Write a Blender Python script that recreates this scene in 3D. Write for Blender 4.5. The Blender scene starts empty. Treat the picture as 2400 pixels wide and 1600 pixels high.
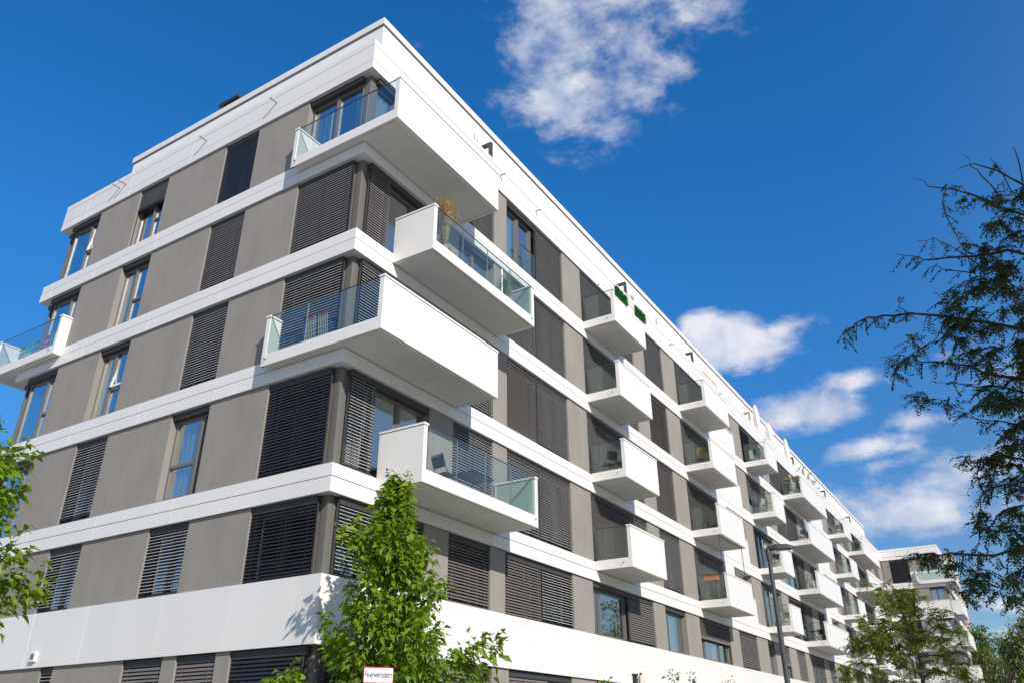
import bpy, bmesh, math, random
import numpy as np
from mathutils import Vector, Matrix
random.seed(7)
rnd = random.random
def ru(a, b): return a + (b - a) * random.random()
scene = bpy.context.scene
col = scene.collection

# ------------------------------------------------------------------ camera
CAM = np.array([-11.7041, -11.744, 1.6])
CR = np.array([0.528707, -0.84879021, -0.00490708])
CU = np.array([-0.38104009, -0.24250586, 0.89218796])
CF = np.array([0.7584704, 0.46983623, 0.45163765])
FPX = 1855.9
cam = bpy.data.objects.new('camera', bpy.data.cameras.new('camera'))
col.objects.link(cam)
m = Matrix.Identity(4)
for i in range(3):
    m[i][0] = CR[i]; m[i][1] = CU[i]; m[i][2] = -CF[i]; m[i][3] = CAM[i]
cam.matrix_world = m
cam.data.sensor_width = 36; cam.data.lens = 27.84
cam.data.clip_start = 0.1; cam.data.clip_end = 6000
scene.camera = cam
def ray(px, py):
    return CF + CR * (px - 1200) / FPX + CU * (800 - py) / FPX
def at(px, py, D):
    """the world point seen at (px,py), D metres away horizontally"""
    r = ray(px, py); r = r / math.hypot(r[0], r[1]); return CAM + r * D
def proj(p):
    v = np.array(p) - CAM; z = v @ CF
    return 1200 + FPX * (v @ CR) / z, 800 - FPX * (v @ CU) / z, z

# ------------------------------------------------------------------ light
SUN = Vector((-0.51, -1.0, 0.715)).normalized()      # towards the sun
sun = bpy.data.objects.new('sun', bpy.data.lights.new('sun', 'SUN'))
sun.data.energy = 5.0; sun.data.angle = math.radians(0.53); sun.data.color = (1.0, 0.95, 0.88)
sun.rotation_euler = SUN.to_track_quat('Z', 'Y').to_euler()
col.objects.link(sun)

class NT:
    def __init__(s, tree): s.t = tree; s.n = tree.nodes; s.l = tree.links
    def new(s, typ, **kw):
        n = s.n.new(typ)
        for k, v in kw.items():
            if k.startswith('i_'):
                key = k[2:]; key = int(key) if key.isdigit() else key.replace('_', ' ')
                n.inputs[key].default_value = v
            else: setattr(n, k, v)
        return n
    def link(s, a, b): s.l.new(a, b)
    def math(s, op, a, b=None, c=None, clamp=False):
        n = s.n.new('ShaderNodeMath'); n.operation = op; n.use_clamp = clamp
        for i, v in enumerate((a, b, c)):
            if v is None: continue
            if isinstance(v, (int, float)): n.inputs[i].default_value = v
            else: s.link(v, n.inputs[i])
        return n.outputs[0]
    def dot(s, a, vec):
        n = s.n.new('ShaderNodeVectorMath'); n.operation = 'DOT_PRODUCT'
        s.link(a, n.inputs[0]); n.inputs[1].default_value = vec; return n.outputs['Value']

world = bpy.data.worlds.new('World'); scene.world = world; world.use_nodes = True
w = NT(world.node_tree); w.n.clear()
out = w.new('ShaderNodeOutputWorld'); bg = w.new('ShaderNodeBackground')
sky = w.new('ShaderNodeTexSky'); sky.sky_type = 'NISHITA'; sky.sun_disc = False
sky.sun_elevation = math.asin(SUN.z); sky.sun_rotation = math.atan2(SUN.x, SUN.y)
sky.altitude = 900; sky.air_density = 1.0; sky.dust_density = 0.35; sky.ozone_density = 3.2
SKYS = 0.122
tc = w.new('ShaderNodeTexCoord'); D = tc.outputs['Generated']
hs1 = w.new('ShaderNodeHueSaturation', i_Saturation=0.85, i_Value=1.25); w.link(sky.outputs[0], hs1.inputs['Color'])
hs2 = w.new('ShaderNodeHueSaturation', i_Saturation=1.33, i_Value=1.60, i_Hue=0.502); w.link(sky.outputs[0], hs2.inputs['Color'])
# the deep polarised blue opposite the sun
dm = w.new('ShaderNodeMapRange', interpolation_type='SMOOTHSTEP'); w.link(w.dot(D, (0.40, 0.70, 0.59)), dm.inputs[0]); dm.inputs[1].default_value = 0.12; dm.inputs[2].default_value = 0.72
hsv = w.new('ShaderNodeMix', data_type='RGBA'); w.link(dm.outputs[0], hsv.inputs[0]); w.link(hs1.outputs[0], hsv.inputs[6]); w.link(hs2.outputs[0], hsv.inputs[7])
sc_ = w.new('ShaderNodeVectorMath', operation='SCALE'); w.link(hsv.outputs[2], sc_.inputs[0]); el = w.new('ShaderNodeMapRange', interpolation_type='SMOOTHSTEP'); w.link(w.dot(D, (0, 0, 1)), el.inputs[0]); el.inputs[1].default_value = 0.0; el.inputs[2].default_value = 0.62; el.inputs[3].default_value = 0.52; el.inputs[4].default_value = 1.04
w.link(w.math('MULTIPLY', el.outputs[0], SKYS), sc_.inputs['Scale'])
# clouds: soft bodies round fixed directions of the sky, broken up by noise
CL = [(1400, 60, 270, 190, 0.1, 1.0), (1600, 40, 170, 90, -.2, .9), (1230, 130, 90, 140, 0, .8), (1450, 300, 110, 70, 0, .8), (1960, 1190, 60, 30, 0, .7), (2200, 1250, 120, 26, 0, .7), (2080, 1085, 110, 26, -.2, .6), (1340, 215, 190, 130, 0.1, 1.0), (1480, 210, 120, 120, 0, .8), (1290, 375, 75, 45, 0.2, .55), (1700, 20, 90, 50, -.3, .6),
      (1250, 70, 90, 90, 0, .7), (1705, 805, 155, 68, -0.05, 1.7), (1830, 775, 90, 40, -.2, 1.2), (1640, 775, 75, 50, 0, 1.5), (1885, 960, 140, 58, -.15, 1.45),
      (1990, 895, 75, 34, -.2, 1.1), (2010, 1050, 160, 38, -.25, 1.05), (2150, 985, 85, 30, -.15, 1.1), (2110, 1190, 250, 85, -.08, 1.0), (2260, 1120, 160, 60, -.2, .9),
      (2050, 1130, 110, 22, -.05, .6), (1943, 762, 22, 22, .6, .6), (965, 95, 60, 34, .5, .42), (2340, 1420, 130, 26, 0, 1.0), (2330, 1490, 140, 36, 0, .9),
      (2080, 890, 30, 14, 0, .5), (2600, 900, 300, 120, .1, .9), (600, -500, 400, 200, .2, .9)]
tot = None
for (px, py, rx, ry, rot, wt) in CL:
    c = ray(px, py); L0 = np.linalg.norm(c); c = c / L0
    t1 = ray(px + 1, py) / L0 - c; t1 -= c * (t1 @ c); t2 = np.cross(c, t1); t2 = -t2 if (ray(px, py + 1) / L0 - c) @ t2 < 0 else t2
    t1 /= np.linalg.norm(t1); t2 /= np.linalg.norm(t2)
    k = 1 / (FPX * math.sqrt(L0))
    a1 = (t1 * math.cos(rot) + t2 * math.sin(rot)) / (rx * k); a2 = (-t1 * math.sin(rot) + t2 * math.cos(rot)) / (ry * k)
    u = w.dot(D, tuple(a1)); v = w.dot(D, tuple(a2)); z = w.dot(D, tuple(c))
    r2 = w.math('ADD', w.math('MULTIPLY', u, u), w.math('MULTIPLY', v, v))
    d = w.math('MULTIPLY', w.math('SUBTRACT', 1.25, w.math('MULTIPLY', w.math('SQRT', r2), 0.9)), w.math('GREATER_THAN', z, 0.2))
    d = w.math('MULTIPLY', w.math('MAXIMUM', d, 0.0), wt)
    tot = d if tot is None else w.math('MAXIMUM', tot, d)
nz = w.new('ShaderNodeTexNoise', i_Scale=10.0, i_Detail=12.0, i_Roughness=0.63, i_Distortion=0.15)
mp = w.new('ShaderNodeMapping'); mp.inputs['Scale'].default_value = (1, 1, 2.0); w.link(D, mp.inputs[0]); w.link(mp.outputs[0], nz.inputs['Vector'])
n1 = w.math('SUBTRACT', nz.outputs[0], 0.5)
dens = w.math('ADD', w.math('SUBTRACT', tot, 0.36), w.math('MULTIPLY', n1, 3.0))
mr = w.new('ShaderNodeMapRange', interpolation_type='SMOOTHSTEP'); w.link(dens, mr.inputs[0]); mr.inputs[1].default_value = 0.0; mr.inputs[2].default_value = 1.05
alpha = w.math('MULTIPLY', w.math('MULTIPLY', mr.outputs[0], w.math('MINIMUM', w.math('MULTIPLY', tot, 3.5), 1.0)), 0.93)
nz2 = w.new('ShaderNodeTexNoise', i_Scale=13.0, i_Detail=9.0, i_Roughness=0.55)
mp2 = w.new('ShaderNodeMapping'); mp2.inputs['Location'].default_value = (0.0, 0.0, 0.06); w.link(D, mp2.inputs[0]); w.link(mp2.outputs[0], nz2.inputs['Vector'])
mr2 = w.new('ShaderNodeMapRange'); w.link(nz2.outputs[0], mr2.inputs[0]); mr2.inputs[1].default_value = 0.38; mr2.inputs[2].default_value = 0.62
cm = w.new('ShaderNodeMix', data_type='RGBA'); w.link(mr2.outputs[0], cm.inputs[0])
cm.inputs[6].default_value = (0.46, 0.54, 0.74, 1); cm.inputs[7].default_value = (0.88, 0.88, 0.93, 1)
mx = w.new('ShaderNodeMix', data_type='RGBA'); w.link(alpha, mx.inputs[0]); w.link(sc_.outputs[0], mx.inputs[6]); w.link(cm.outputs[2], mx.inputs[7])
w.link(mx.outputs[2], bg.inputs['Color']); bg.inputs['Strength'].default_value = 1.0
w.link(bg.outputs[0], out.inputs[0])
world.cycles.sampling_method = 'MANUAL'; world.cycles.sample_map_resolution = 1024

scene.view_settings.view_transform = 'Standard'; scene.view_settings.look = 'None'
scene.view_settings.exposure = 0.0; scene.view_settings.gamma = 1.0
scene.cycles.max_bounces = 8; scene.cycles.transparent_max_bounces = 24; scene.cycles.caustics_reflective = False; scene.cycles.caustics_refractive = False
scene.cycles.sample_clamp_indirect = 4.0

# ------------------------------------------------------------------ materials
MATS = {}
def mat(name, c, rough=0.6, metal=0.0, noise=0.0, nscale=3.0, spec=0.5, bump=0.0, streak=0.0, c2=None, rain=0.0):
    mm = bpy.data.materials.new(name); mm.use_nodes = True; t = NT(mm.node_tree); b = t.n['Principled BSDF']
    b.inputs['Roughness'].default_value = rough; b.inputs['Metallic'].default_value = metal
    b.inputs['Specular IOR Level'].default_value = spec; b.inputs['Base Color'].default_value = (*c, 1)
    if noise or c2:
        tcn = t.new('ShaderNodeTexCoord'); nn = t.new('ShaderNodeTexNoise', i_Scale=nscale, i_Detail=7.0, i_Roughness=0.62)
        if streak:
            mpn = t.new('ShaderNodeMapping'); mpn.inputs['Scale'].default_value = (1, 1, streak); t.link(tcn.outputs['Object'], mpn.inputs[0]); t.link(mpn.outputs[0], nn.inputs['Vector'])
        else: t.link(tcn.outputs['Object'], nn.inputs['Vector'])
        r = t.new('ShaderNodeMapRange'); t.link(nn.outputs[0], r.inputs[0]); r.inputs[1].default_value = 0.3; r.inputs[2].default_value = 0.7
        mxn = t.new('ShaderNodeMix', data_type='RGBA'); t.link(r.outputs[0], mxn.inputs[0])
        lo = tuple(x * (1 - noise) for x in c); hi = tuple(min(1, x * (1 + noise)) for x in c) if c2 is None else c2
        mxn.inputs[6].default_value = (*lo, 1); mxn.inputs[7].default_value = (*hi, 1); res = mxn.outputs[2]
        if rain:        # faint vertical rain marks, and panels that differ a little in tone
            ns_ = t.new('ShaderNodeTexNoise', i_Scale=7.0, i_Detail=5.0, i_Roughness=0.7); mps = t.new('ShaderNodeMapping'); mps.inputs['Scale'].default_value = (1, 1, .055)
            t.link(tcn.outputs['Object'], mps.inputs[0]); t.link(mps.outputs[0], ns_.inputs['Vector']); rs = t.new('ShaderNodeMapRange'); t.link(ns_.outputs[0], rs.inputs[0]); rs.inputs[1].default_value = .50; rs.inputs[2].default_value = .78
            ge_ = t.new('ShaderNodeNewGeometry'); tone = t.math('ADD', t.math('MULTIPLY', ge_.outputs['Random Per Island'], -.035), 1.0)
            fac = t.math('MULTIPLY', t.math('SUBTRACT', 1.0, t.math('MULTIPLY', rs.outputs[0], rain)), tone); vm = t.new('ShaderNodeVectorMath', operation='SCALE'); t.link(res, vm.inputs[0]); t.link(fac, vm.inputs['Scale']); res = vm.outputs[0]
        t.link(res, b.inputs['Base Color'])
    if bump:
        nb = t.new('ShaderNodeTexNoise', i_Scale=260.0, i_Detail=3.0); bp = t.new('ShaderNodeBump', i_Strength=bump, i_Distance=0.004)
        tcb = t.new('ShaderNodeTexCoord'); t.link(tcb.outputs['Object'], nb.inputs['Vector'])
        t.link(nb.outputs[0], bp.inputs['Height']); t.link(bp.outputs[0], b.inputs['Normal'])
    MATS[name] = mm; return mm
M = MATS
mat('white_cladding', (0.785, 0.76, 0.725), 0.34, noise=0.022, nscale=0.6, streak=0.4, spec=0.45, rain=0.045)
mat('white_render', (0.78, 0.775, 0.75), 0.85, noise=0.04, nscale=0.9, bump=0.25, rain=0.10)
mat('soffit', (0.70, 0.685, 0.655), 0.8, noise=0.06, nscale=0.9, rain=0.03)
mat('joint', (0.70, 0.70, 0.70), 0.7)
mat('groove', (0.16, 0.16, 0.16), 0.8)
mat('grey_render', (0.278, 0.254, 0.226), 0.9, noise=0.085, nscale=1.1, bump=0.45, streak=0.5, rain=0.10)
mat('frame', (0.195, 0.182, 0.163), 0.42, metal=0.25)
mat('dark_cassette', (0.045, 0.045, 0.045), 0.55)
mat('slat', (0.034, 0.034, 0.038), 0.38, metal=0.2)
mat('slat_edge_glint', (0.45, 0.44, 0.43), 0.4)  # paler lip colour paints the sun catching the slat edges
mat('slat_blue', (0.052, 0.06, 0.085), 0.33, metal=0.2)
mat('slat_light', (0.205, 0.182, 0.165), 0.45, metal=0.2)
mat('steel', (0.42, 0.42, 0.42), 0.35, metal=0.8)
mat('dark_metal', (0.06, 0.06, 0.065), 0.45, metal=0.4)
mat('interior', (0.24, 0.21, 0.17), 0.9)
mat('core', (0.14, 0.13, 0.12), 0.9)
mat('curtain', (0.80, 0.90, 0.80), 0.9)
mat('curtain_white', (0.75, 0.76, 0.74), 0.9)
mat('curtain_blue', (0.50, 0.75, 0.82), 0.9)
mat('paving', (0.37, 0.35, 0.32), 0.9, noise=0.12, nscale=0.5)
mat('asphalt', (0.055, 0.055, 0.057), 0.9, noise=0.2, nscale=2.0)
mat('kerb', (0.33, 0.33, 0.32), 0.9, noise=0.1)
mat('lawn', (0.055, 0.10, 0.025), 0.95, noise=0.35, nscale=4.0)
mat('bark', (0.13, 0.105, 0.08), 0.95, noise=0.3, nscale=9.0)
mat('bark_dark', (0.05, 0.04, 0.032), 0.95, noise=0.3, nscale=9.0)
mat('wood', (0.42, 0.26, 0.12), 0.7, noise=0.2, nscale=5.0)
mat('terracotta', (0.45, 0.17, 0.08), 0.8, noise=0.1)
mat('pot_grey', (0.12, 0.12, 0.125), 0.6)
mat('pot_pale', (0.52, 0.58, 0.56), 0.6)
mat('blue_plastic', (0.02, 0.06, 0.32), 0.35)
mat('red_plastic', (0.38, 0.06, 0.05), 0.4)
mat('pink_plastic', (0.65, 0.10, 0.16), 0.45)
mat('teal_plastic', (0.16, 0.50, 0.46), 0.45)
mat('grey_plastic', (0.20, 0.30, 0.29), 0.45)
mat('petrol_plastic', (0.03, 0.16, 0.22), 0.4)
mat('white_plastic', (0.60, 0.63, 0.58), 0.4)
mat('cloth_black', (0.03, 0.03, 0.035), 0.85)
mat('cloth_beige', (0.56, 0.47, 0.40), 0.95, noise=0.06)
mat('cloth_pale', (0.74, 0.69, 0.67), 0.95, noise=0.05)
mat('cloth_blue', (0.30, 0.38, 0.46), 0.9, noise=0.1)
mat('beige_render', (0.50, 0.40, 0.29), 0.95, noise=0.07, nscale=0.4)
mat('pale_render', (0.50, 0.51, 0.53), 0.95, noise=0.05, nscale=0.4)
mat('lamp_grey', (0.06, 0.064, 0.072), 0.5, metal=0.3)
mat('sign_white', (0.80, 0.80, 0.80), 0.45)
mat('sign_red', (0.62, 0.02, 0.03), 0.45)
mat('ink', (0.01, 0.01, 0.012), 0.5)
mat('lens_green', (0.10, 0.17, 0.06), 0.25)
mat('flower_pink', (0.55, 0.03, 0.16), 0.8)
mat('flower_red', (0.60, 0.03, 0.02), 0.8)
mat('flower_yellow', (0.65, 0.45, 0.05), 0.8)

def glassmat(name, tint, refl, rough=0.0, base=0.03, gain=1.6):
    mm = bpy.data.materials.new(name); mm.use_nodes = True; t = NT(mm.node_tree); t.n.clear()
    o = t.new('ShaderNodeOutputMaterial'); tr = t.new('ShaderNodeBsdfTransparent'); tr.inputs[0].default_value = (*tint, 1)
    gl = t.new('ShaderNodeBsdfGlossy'); gl.inputs['Roughness'].default_value = rough; gl.inputs['Color'].default_value = (*refl, 1)
    lw = t.new('ShaderNodeLayerWeight', i_Blend=0.5)
    fr5 = t.math('ADD', t.math('MULTIPLY', t.math('POWER', lw.outputs['Facing'], 4.6), 0.95), 0.045)
    mxs = t.new('ShaderNodeMixShader'); f = t.math('MULTIPLY', fr5, gain); f = t.math('ADD', f, base, clamp=True)
    t.link(f, mxs.inputs[0]); t.link(tr.outputs[0], mxs.inputs[1]); t.link(gl.outputs[0], mxs.inputs[2]); t.link(mxs.outputs[0], o.inputs[0])
    MATS[name] = mm
glassmat('window_glass', (0.90, 0.95, 0.96), (0.95, 0.99, 1.0), 0.0, 0.35)
glassmat('balustrade_glass', (0.925, 0.972, 0.945), (0.95, 1.0, 1.0), 0.0, 0.02, 1.3)

def leafmat(name, c, c2, trans=0.45):
    mm = bpy.data.materials.new(name); mm.use_nodes = True; t = NT(mm.node_tree); t.n.clear()
    o = t.new('ShaderNodeOutputMaterial'); ge = t.new('ShaderNodeNewGeometry')
    mxn = t.new('ShaderNodeMix', data_type='RGBA'); t.link(ge.outputs['Random Per Island'], mxn.inputs[0])
    mxn.inputs[6].default_value = (*c, 1); mxn.inputs[7].default_value = (*c2, 1)
    pb = t.new('ShaderNodeBsdfPrincipled', i_Roughness=0.42); pb.inputs['Specular IOR Level'].default_value = 0.35
    tl = t.new('ShaderNodeBsdfTranslucent'); mxs = t.new('ShaderNodeMixShader', i_0=trans)
    t.link(mxn.outputs[2], pb.inputs['Base Color'])
    br = t.new('ShaderNodeMix', data_type='RGBA'); br.inputs[0].default_value = 0.5; t.link(mxn.outputs[2], br.inputs[6]); br.inputs[7].default_value = (c2[0] * 1.8, c2[1] * 1.7, c2[2] * 0.8, 1)
    t.link(br.outputs[2], tl.inputs[0])
    t.link(pb.outputs[0], mxs.inputs[1]); t.link(tl.outputs[0], mxs.inputs[2]); t.link(mxs.outputs[0], o.inputs[0]); MATS[name] = mm
leafmat('leaf_bright', (0.095, 0.185, 0.010), (0.25, 0.36, 0.025), 0.40)
leafmat('leaf_locust', (0.016, 0.040, 0.010), (0.055, 0.095, 0.018), 0.25)
leafmat('leaf_feather', (0.10, 0.17, 0.025), (0.26, 0.30, 0.04), 0.4)
leafmat('leaf_far', (0.07, 0.125, 0.028), (0.19, 0.24, 0.06), 0.35)
leafmat('leaf_mat', (0.01, 0.07, 0.018), (0.04, 0.20, 0.05), 0.2)
leafmat('grass_tan', (0.34, 0.24, 0.10), (0.50, 0.36, 0.17), 0.3)
leafmat('grass_green', (0.14, 0.22, 0.05), (0.32, 0.34, 0.10), 0.3)

# ------------------------------------------------------------------ helpers
def tag(o, label=None, cat=None, group=None, kind=None):
    if label: o['label'] = label
    if cat: o['category'] = cat
    if group: o['group'] = group
    if kind: o['kind'] = kind
    return o
def empty(name, loc, label=None, cat=None, group=None, kind=None):
    o = bpy.data.objects.new(name, None); o.location = loc; o.empty_display_size = 0.3; col.objects.link(o); o['wl'] = list(loc)
    return tag(o, label, cat, group, kind)
class MB:
    """collects shapes; T maps facade coordinates (along, outward, up) to the world"""
    def __init__(s, T=None): s.v = []; s.f = []; s.T = T or (lambda a, b, c: (a, b, c)); s.mi = []; s.cur = 0
    def poly(s, pts, faces):
        o = len(s.v); s.v += [s.T(*p) for p in pts]; s.f += [tuple(i + o for i in f) for f in faces]; s.mi += [s.cur] * len(faces)
    def box(s, a0, a1, b0, b1, c0, c1):
        s.poly([(a0, b0, c0), (a1, b0, c0), (a1, b1, c0), (a0, b1, c0), (a0, b0, c1), (a1, b0, c1), (a1, b1, c1), (a0, b1, c1)],
               [(0, 3, 2, 1), (4, 5, 6, 7), (0, 1, 5, 4), (1, 2, 6, 5), (2, 3, 7, 6), (3, 0, 4, 7)])
    def tube(s, pts, r, n=8, r1=None, cap=True):
        """pts in local coordinates; radius may taper to r1"""
        P = [Vector(s.T(*p)) for p in pts]; o = len(s.v); k = len(P); r1 = r if r1 is None else r1
        up = Vector((0.13, 0.27, 1)).normalized()
        for i, p in enumerate(P):
            d = (P[min(i + 1, k - 1)] - P[max(i - 1, 0)]); d = d.normalized() if d.length > 1e-9 else Vector((0, 0, 1))
            a = d.cross(up); a = a.normalized() if a.length > 0.05 else d.cross(Vector((1, 0, 0))).normalized(); b = d.cross(a)
            rr = r + (r1 - r) * i / max(1, k - 1)
            for j in range(n):
                t = 2 * math.pi * j / n; s.v.append(tuple(p + a * math.cos(t) * rr + b * math.sin(t) * rr))
        for i in range(k - 1):
            for j in range(n):
                s.f.append((o + i * n + j, o + i * n + (j + 1) % n, o + (i + 1) * n + (j + 1) % n, o + (i + 1) * n + j)); s.mi.append(s.cur)
        if cap: s.f.append(tuple(o + j for j in range(n))); s.f.append(tuple(o + (k - 1) * n + j for j in range(n))[::-1]); s.mi += [s.cur] * 2
    def lathe(s, cx, cy, prof, n=14):
        o = len(s.v); k = len(prof)
        for (r, z) in prof:
            for j in range(n):
                t = 2 * math.pi * j / n; s.v.append(tuple(s.T(cx + math.cos(t) * r, cy + math.sin(t) * r, z)))
        for i in range(k - 1):
            for j in range(n):
                s.f.append((o + i * n + j, o + i * n + (j + 1) % n, o + (i + 1) * n + (j + 1) % n, o + (i + 1) * n + j)); s.mi.append(s.cur)
    def build(s, name, mats, parent=None, smooth=False, bevel=0, recalc=True):
        if not s.v: return None
        off = Vector(parent['wl']) if parent is not None else Vector((0, 0, 0))
        me = bpy.data.meshes.new(name); me.from_pydata([tuple(Vector(p) - off) for p in s.v], [], s.f)
        for q in (mats if isinstance(mats, (list, tuple)) else [mats]): me.materials.append(M[q] if isinstance(q, str) else q)
        if max(s.mi): me.polygons.foreach_set('material_index', s.mi)
        if recalc:
            bm = bmesh.new(); bm.from_mesh(me); bmesh.ops.recalc_face_normals(bm, faces=bm.faces); bm.to_mesh(me); bm.free()
        if smooth: me.polygons.foreach_set('use_smooth', [True] * len(me.polygons))
        o = bpy.data.objects.new(name, me); col.objects.link(o)
        if bevel:
            b = o.modifiers.new('bevel', 'BEVEL'); b.width = bevel; b.segments = 2; b.limit_method = 'ANGLE'
        if parent is not None:
            o.parent = parent; o['wl'] = list(parent['wl'])
        else: o['wl'] = [0, 0, 0]
        return o
def build_split(mb, name, mats, parent=None, **kw):
    """one object for each group of boxes that hang together (boxes only)"""
    nb = len(mb.v) // 8; V = np.array(mb.v).reshape(nb, 8, 3); lo, hi = V.min(1), V.max(1); size = (hi - lo).max(1)
    gap = np.maximum(0, np.maximum(lo[:, None] - hi[None], lo[None] - hi[:, None])); near = np.sqrt((gap ** 2).sum(2)) <= np.maximum(.02, .5 * np.maximum(size[:, None], size[None]))
    lab = list(range(nb))
    def find(i):
        while lab[i] != i: i = lab[i]
        return i
    for i, j in zip(*np.nonzero(np.triu(near, 1))): lab[find(i)] = find(j)
    groups = {}
    for i in range(nb): groups.setdefault(find(i), []).append(i)
    for ids in groups.values():
        q = MB(); 
        for i in ids: q.v += mb.v[i * 8:i * 8 + 8]; q.f += [tuple(x - i * 8 + len(q.v) - 8 for x in f) for f in mb.f[i * 6:i * 6 + 6]]; q.mi += mb.mi[i * 6:i * 6 + 6]
        q.build(name, mats, parent, **kw)
TR = lambda u, n, z: (u, -n, z)            # long street front, plane y = 0
TL = lambda u, n, z: (-n, u, z)            # short end front, plane x = 0
TE = lambda u, n, z: (u, 14.88 + n, z)     # rear corner of the end front
XW, YW = 80.0, -5.5
TW = lambda u, n, z: (XW - n, -u, z)       # front of the projecting wing
TS = lambda u, n, z: (u, YW - n, z)        # street side of the wing

# heights
def BZ(k): return (3 * k + .318, 3 * k + .942)    # band under floor k (k=2..5)
FLO = {1: (4.62, 6.318), 2: (6.942, 9.318), 3: (9.942, 12.318), 4: (12.942, 15.318), 5: (15.942, 18.318), 0: (0.15, 3.318)}
RD = 0.06      # recess of the grey render behind the bands
WD = 0.25      # depth of the window frames

# ------------------------------------------------------------------ the setting
g = MB(); g.box(-3000, 3000, -3000, 3000, -1.0, 0.0); tag(g.build('ground', 'paving'), kind='structure')
g = MB(); g.box(-60, 200, -24.5, -17.5, 0.004, 0.008); tag(g.build('road', 'asphalt'), kind='structure')
g = MB(); g.box(-60, 200, -17.5, -17.35, 0.0, 0.12); tag(g.build('kerb', 'kerb'), kind='structure')
g = MB(); g.box(1.5, 79, -6.8, -2.2, 0.004, 0.03); g.box(-9.0, -3.6, 1.0, 14.0, 0.004, 0.03); tag(g.build('lawn', 'lawn'), kind='structure')

# ------------------------------------------------------------------ apartment building
bld = empty('apartment_building', (0, 0, 0), 'long white and grey apartment block with banded cladding and projecting white balconies', 'building')
core = MB(); core.box(3.6, XW + 12, 3.6, 11.2, 0, 19.0); core.build('core', 'core', bld)
fl = MB()
for k in range(1, 7):
    z0 = 3 * k + .36; fl.box(0.34, XW + 12, 0.34, 14.54, z0, 3 * k + .93 if k > 1 else 4.6)
fl.build('floor_slab', 'interior', bld)
tr_ = MB(); tr_.box(0.34, XW + 12, 0.34, 14.54, 18.95, 19.02); tr_.build('roof_terrace', 'paving', bld)

panel = MB(); part = MB()
def panels(T, k, cuts, mb=None, depth=0.5):
    z0, z1 = FLO[k]; mb = mb or panel; q = mb.T; mb.T = T
    for a, b in cuts: mb.box(a, b, -depth, -RD, z0 - .001, z1 + .001)
    mb.T = q
    if part is not None:
        q = part.T; part.T = T
        for a, b in cuts:
            c = (a + b) / 2; part.box(c - .08, c + .08, -3.6, -depth - .001, z0 - .3, z1 + .1)
        part.T = q

def make_blind(T, a, b, z0, z1, frac, tilt, parent, n0=-0.125, m='slat', pitch=0.077):
    """outside venetian blind let down over frac of the opening, every slat modelled"""
    mb = MB(T); top = z1 - 0.17; bot = top - (top - z0 - 0.05) * frac; wd = 0.080
    ns = max(1, int((top - bot) / pitch)); th = math.radians(tilt); cs, sn = math.cos(th), math.sin(th)
    a += .035; b -= .035; sag = ru(-.006, .006)
    for i in range(ns):
        zc = top - (i + .5) * pitch + ru(-.003, .003); tt = th + ru(-.05, .05); cs, sn = math.cos(tt), math.sin(tt)
        pts = []
        for s_, h in ((-.5, 0), (0, .007), (.5, 0)):
            nn = n0 + s_ * wd * cs + h * sn; zz = zc - s_ * wd * sn + h * cs
            pts.append((nn, zz))
        lip = (pts[2][0] + .003, pts[2][1] - .015)
        pts.append(lip); V = []; dz = sag * i / max(1, ns) + ru(-.002, .002)
        for nn, zz in pts: V += [(a, nn, zz - dz), (b, nn, zz + dz)]
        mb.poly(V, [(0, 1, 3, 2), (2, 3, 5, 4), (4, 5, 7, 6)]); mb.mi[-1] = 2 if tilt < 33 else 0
    mb.box(a, b, n0 - .035, n0 + .035, bot - .05, bot - .02)
    if frac < 0.9: mb.box(a, b, n0 - .04, n0 + .04, bot - .02, bot + .05)
    nc = max(2, int((b - a) / 0.75) + 1)
    for i in range(nc):
        x = a + 0.18 + (b - a - .36) * i / (nc - 1) if nc > 1 else (a + b) / 2
        mb.box(x - .004, x + .004, n0 + wd * .5 * cs + .004, n0 + wd * .5 * cs + .008, bot - .02, top)
    mb.cur = 1
    for x in (a - .018, b + .018): mb.box(x - .012, x + .012, n0 - .012, n0 + .012, z0 + .01, top)
    return mb.build('blind', [m, 'dark_cassette', 'slat_edge_glint'], parent, recalc=False)

def make_curtain(T, a, b, z0, z1, parent, m='curtain', n0=-0.38, gather=0.0):
    mb = MB(T); N = max(8, int((b - a) * 26)); V = []; F = []
    ph = ru(0, 6)
    for i in range(N + 1):
        for j, zz in enumerate((z0, z0 + (z1 - z0) * .35, z0 + (z1 - z0) * .55, z1)):
            t = i / N; x = a + (b - a) * t
            pin = (.0, gather * .6, gather, 0)[j]; cx = a if gather >= 0 else b
            x = cx + (x - cx) * (1 - abs(pin))
            V.append((x, n0 + .035 * math.sin(i * 1.25 + ph) + .01 * math.sin(i * 2.9), zz))
    for i in range(N):
        for j in range(3): q = i * 4 + j; F.append((q, q + 4, q + 5, q + 1))
    mb.poly(V, F); return mb.build('curtain', m, parent, smooth=True, recalc=False)

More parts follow.
